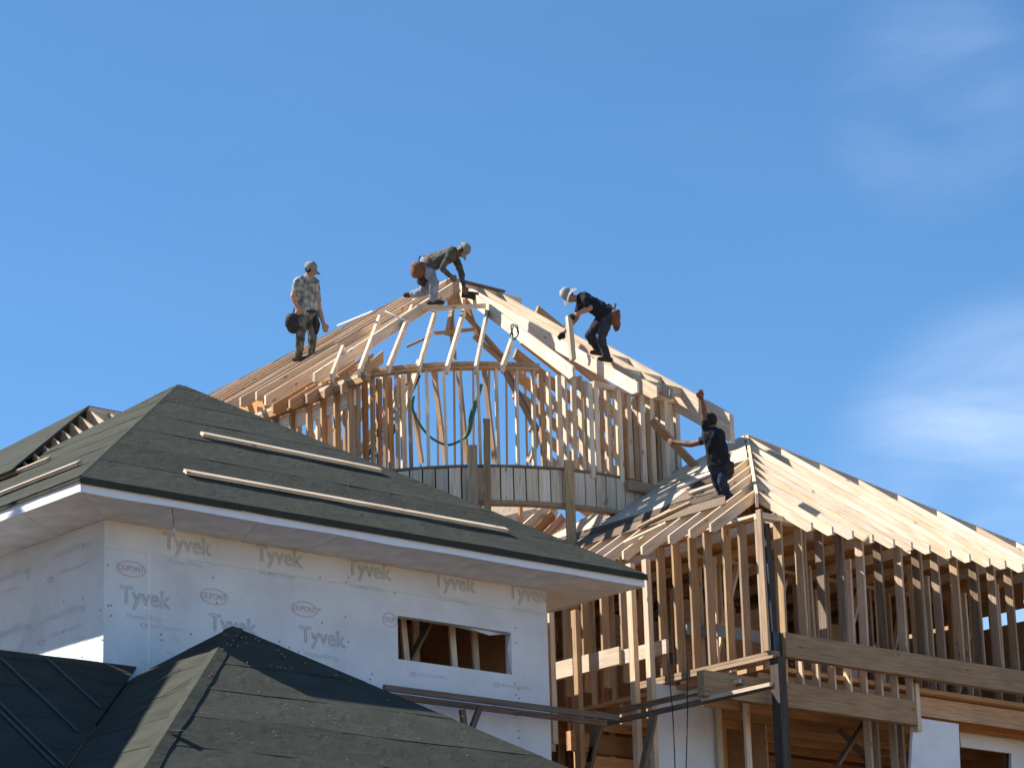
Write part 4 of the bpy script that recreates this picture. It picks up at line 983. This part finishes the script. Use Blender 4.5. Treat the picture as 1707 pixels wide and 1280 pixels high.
    # hat
    if hat:
        v = []; f = []; n = 24; prof = ((.088, .02), (.094, .05), (.09, .085), (.072, .115), (.035, .132), (.004, .136))
        for (r, z) in prof:
            for k in range(n):
                a = 2*math.pi*k/n; v.append(hc+side*(r*.9*math.cos(a))+fwd*(r*1.13*math.sin(a)-.004)+up*(z+.008*math.cos(2*a)))
        for i in range(len(prof)-1):
            for k in range(n): f.append((i*n+k, i*n+(k+1) % n, (i+1)*n+(k+1) % n, (i+1)*n+k))
        f.append(tuple(range((len(prof)-1)*n, len(prof)*n)))
        ho = world_mesh('hat', v, f, hatmat, root, True); ho.data.materials.append(M[hatmat])
        v = []; f = []
        if hat == 'cap':
            rows = 5
            for i in range(rows):
                for k in range(13):
                    a = math.radians(28+124*k/12); r0 = .098; rr2 = r0+.085*i/(rows-1)*math.sin(a)**.6
                    v.append(hc+side*(.088*math.cos(a)*(1+.04*i))+fwd*(rr2*math.sin(a))+up*(.03-.008*i-.02*abs(math.cos(a))*i/3))
            w2 = 13
            f = [(i*w2+k, i*w2+k+1, (i+1)*w2+k+1, (i+1)*w2+k) for i in range(rows-1) for k in range(12)]
        else:
            rows = 5; w2 = n
            for i in range(rows):
                for k in range(n):
                    a = 2*math.pi*k/n; r0 = .092+.06*i/(rows-1); wob = .022*math.sin(a*2+.6)*i/(rows-1)+.014*math.sin(3*a)*i/(rows-1)-.02*i/(rows-1)
                    v.append(hc+side*(r0*.95*math.cos(a))+fwd*(r0*1.1*math.sin(a))+up*(.03-.022*i*.5+wob))
            f = [(i*n+k, i*n+(k+1) % n, (i+1)*n+(k+1) % n, (i+1)*n+k) for i in range(rows-1) for k in range(n)]
        nv = len(v); v2 = v+[p_-up*.005 for p_ in v]; f2 = f+[tuple(nv+i for i in q[::-1]) for q in f]
        world_mesh('brim', v2, f2, hatmat, ho, True)
    # belt and pouches
    for (px, py, off, w, hgt, dep, mt) in pouches:
        c = at((px, py), D)-_f*off; b2 = bmesh.new(); ellipsoid(b2, Vector(), (_r, _f, _u), (w/2, dep/2, hgt/2), 14, 10)
        for v_ in b2.verts:
            v_.co += v_.co.normalized()*(.03*noise.noise(v_.co*11+c)+.012*noise.noise(v_.co*30+c)); 
            if v_.co.dot(_u) > hgt*.30: v_.co -= _u*(v_.co.dot(_u)-hgt*.30)*.8
        me2 = bpy.data.meshes.new('tool_pouch'); b2.to_mesh(me2); b2.free(); me2.polygons.foreach_set('use_smooth', [True]*len(me2.polygons)); me2.materials.append(M[mt])
        e = bpy.data.objects.new('tool_pouch', me2); COL.objects.link(e); place(e, root, Matrix.Translation(c))
        hm = c+_u*(hgt*.25); hb = beam(e, 'tool_handle', hm, hm+_u*.12+_r*.03, .025, .025, 'lumber_old_shade', _f)
    bc = pel.lerp(spine, .2); ax = (hR-hL).normalized(); sp_ = (spine-pel).normalized(); fw_ = ax.cross(sp_).normalized(); v = []; f = []; n = 24
    for z in (-.022, .022):
        for k in range(n):
            a = 2*math.pi*k/n; v.append(bc+ax*(.165+.01)*math.cos(a)+fw_*.145*math.sin(a)+sp_*z)
    for k in range(n): f.append((k, (k+1) % n, n+(k+1) % n, n+k))
    world_mesh('belt', v, f, 'leather_dark' if pouches and pouches[0][6] != 'leather' else 'leather', root, True)
    return root
right = _r.copy(); toward = -_f
# 1: standing on the left rafters, looking right
p1c = on_plane((500, 600), AP+Vector((0, 0, LU)), (-P, 0, 1)); D1 = (p1c-CAM).dot(_f)
person(D1, {'head': (517.5, 450, .03), 'neck': (513, 463, 0), 'shR': (497, 471, .12), 'shL': (525, 471, -.12), 'elR': (490, 494, .2), 'haR': (499, 517, .2), 'elL': (531, 515, -.1), 'haL': (541, 545, 0.0),
            'pelvis': (511, 525, 0), 'hipR': (504, 527, .09), 'hipL': (518, 527, -.07), 'knR': (502, 563, .1), 'knL': (520, 564, -.02), 'footR': (497, 598, .02), 'footL': (518, 594, -.08)},
       {'skin': 'skin', 'shirt': 'camo_shirt', 'pants': 'camo_pants', 'boot': 'boot'}, right*.95+toward*.25-Vector((0, 0, .1)),
       'worker in mottled grey shirt and cap standing on the left rafters', 'cap',
       [(489, 536, .12, .24, .38, .2, 'leather_dark'), (527, 540, 0, .1, .34, .14, 'leather_dark')], 'cap_khaki', 'short', False)
# 2: kneeling and leaning over the peak
D2 = 46.7
person(D2, {'head': (771, 417, .06), 'neck': (760, 421, .04), 'shR': (750, 423, .16), 'shL': (757, 424, -.14), 'elR': (738, 449, .24), 'haR': (753, 463, .2), 'elL': (768, 452, -.1), 'haL': (774, 482, .05),
            'pelvis': (710, 441, .05), 'hipR': (711, 447, .13), 'hipL': (707, 447, -.08), 'knR': (725, 471, .22), 'knL': (708, 486, -.06), 'footR': (722, 504, .16), 'footL': (682, 491, -.12)},
       {'skin': 'skin_dark', 'shirt': 'hoodie', 'pants': 'denim_pale', 'boot': 'boot'}, right*.9-Vector((0, 0, .45))+toward*.1,
       'worker in olive sweatshirt and pale jeans leaning over the peak', 'cap',
       [(698, 449, .2, .26, .34, .2, 'leather'), (705, 464, .14, .18, .3, .16, 'leather_dark')], 'cap_khaki', 'long', False)
# 3: bending on the right rafters, holding a board
p3c = on_plane((1010, 600), AP, (0, -P, 1)); D3 = (p3c-CAM).dot(_f)
person(D3, {'head': (947, 492, .02), 'neck': (959, 500, 0), 'shR': (974, 500, .15), 'shL': (971, 499, -.15), 'elR': (983, 514, .2), 'haR': (954, 527, .1), 'elL': (961, 530, -.2), 'haL': (936, 559, -.05),
            'pelvis': (1014, 523, 0), 'hipR': (1013, 527, .1), 'hipL': (1010, 526, -.1), 'knR': (1001, 562, .14), 'knL': (983, 557, -.05), 'footR': (1012, 599, .1), 'footL': (1000, 588, -.12)},
       {'skin': 'skin', 'shirt': 'tee_black', 'pants': 'pants_charcoal', 'boot': 'boot', 'glove': 'glove'}, -right*.62-Vector((0, 0, .62))+toward*.5,
       'worker in black tee and floppy hat holding an upright board', 'brim',
       [(1023, 527, .1, .22, .3, .2, 'leather'), (1028, 541, -.02, .12, .2, .14, 'leather')], 'hat_grey', 'short', True)
# 4: seen from behind, reaching up to the end rafter
p4c = on_plane((1206, 826), WC, (-P, 0, 1)); D4 = (p4c-CAM).dot(_f)
person(D4, {'head': (1186, 702, 0), 'neck': (1189, 718, 0), 'shR': (1201, 727, .05), 'shL': (1178, 724, 0), 'elL': (1174, 690, .05), 'haL': (1168, 660, .1), 'elR': (1153, 741, -.15), 'haR': (1122, 737, -.3),
            'pelvis': (1199, 775, 0), 'hipR': (1206, 779, .05), 'hipL': (1193, 779, 0), 'knR': (1204, 803, .1), 'knL': (1196, 802, -.12), 'footR': (1213, 829, .02), 'footL': (1206, 825, -.1)},
       {'skin': 'skin_dark', 'shirt': 'tee_black', 'pants': 'jeans_dark', 'boot': 'boot'}, -right*.75-toward*.55,
       'dark-haired worker in black tee reaching up to the end rafter', None,
       [(1213, 780, .1, .18, .3, .18, 'leather_dark')], None, 'short', False)
# the board worker 3 holds, and the nail gun at the peak
a = at((955, 600), D3-.25); b = at((948, 527), D3-.05)
o = beam(None, 'held_board', a, b, .075, .09, 'lumber', -_f+_r*.45); tag(o, 'short upright board held by the worker in the floppy hat', 'board')
ng = thing('nail_gun', at((784, 494), 47.2), 'black nail gun in the hand of the worker at the peak', 'tool')
c = at((783, 492), 47.2)
beam(ng, 'housing', c-_r*.13+_u*.02, c+_r*.14-_u*.02, .09, .12, 'black', _u); beam(ng, 'magazine', c-_r*.02-_u*.02, c+_r*.2-_u*.1, .04, .06, 'black', _u); beam(ng, 'handle', c-_r*.05+_u*.02, c-_r*.1+_u*.13, .04, .05, 'black', _r)
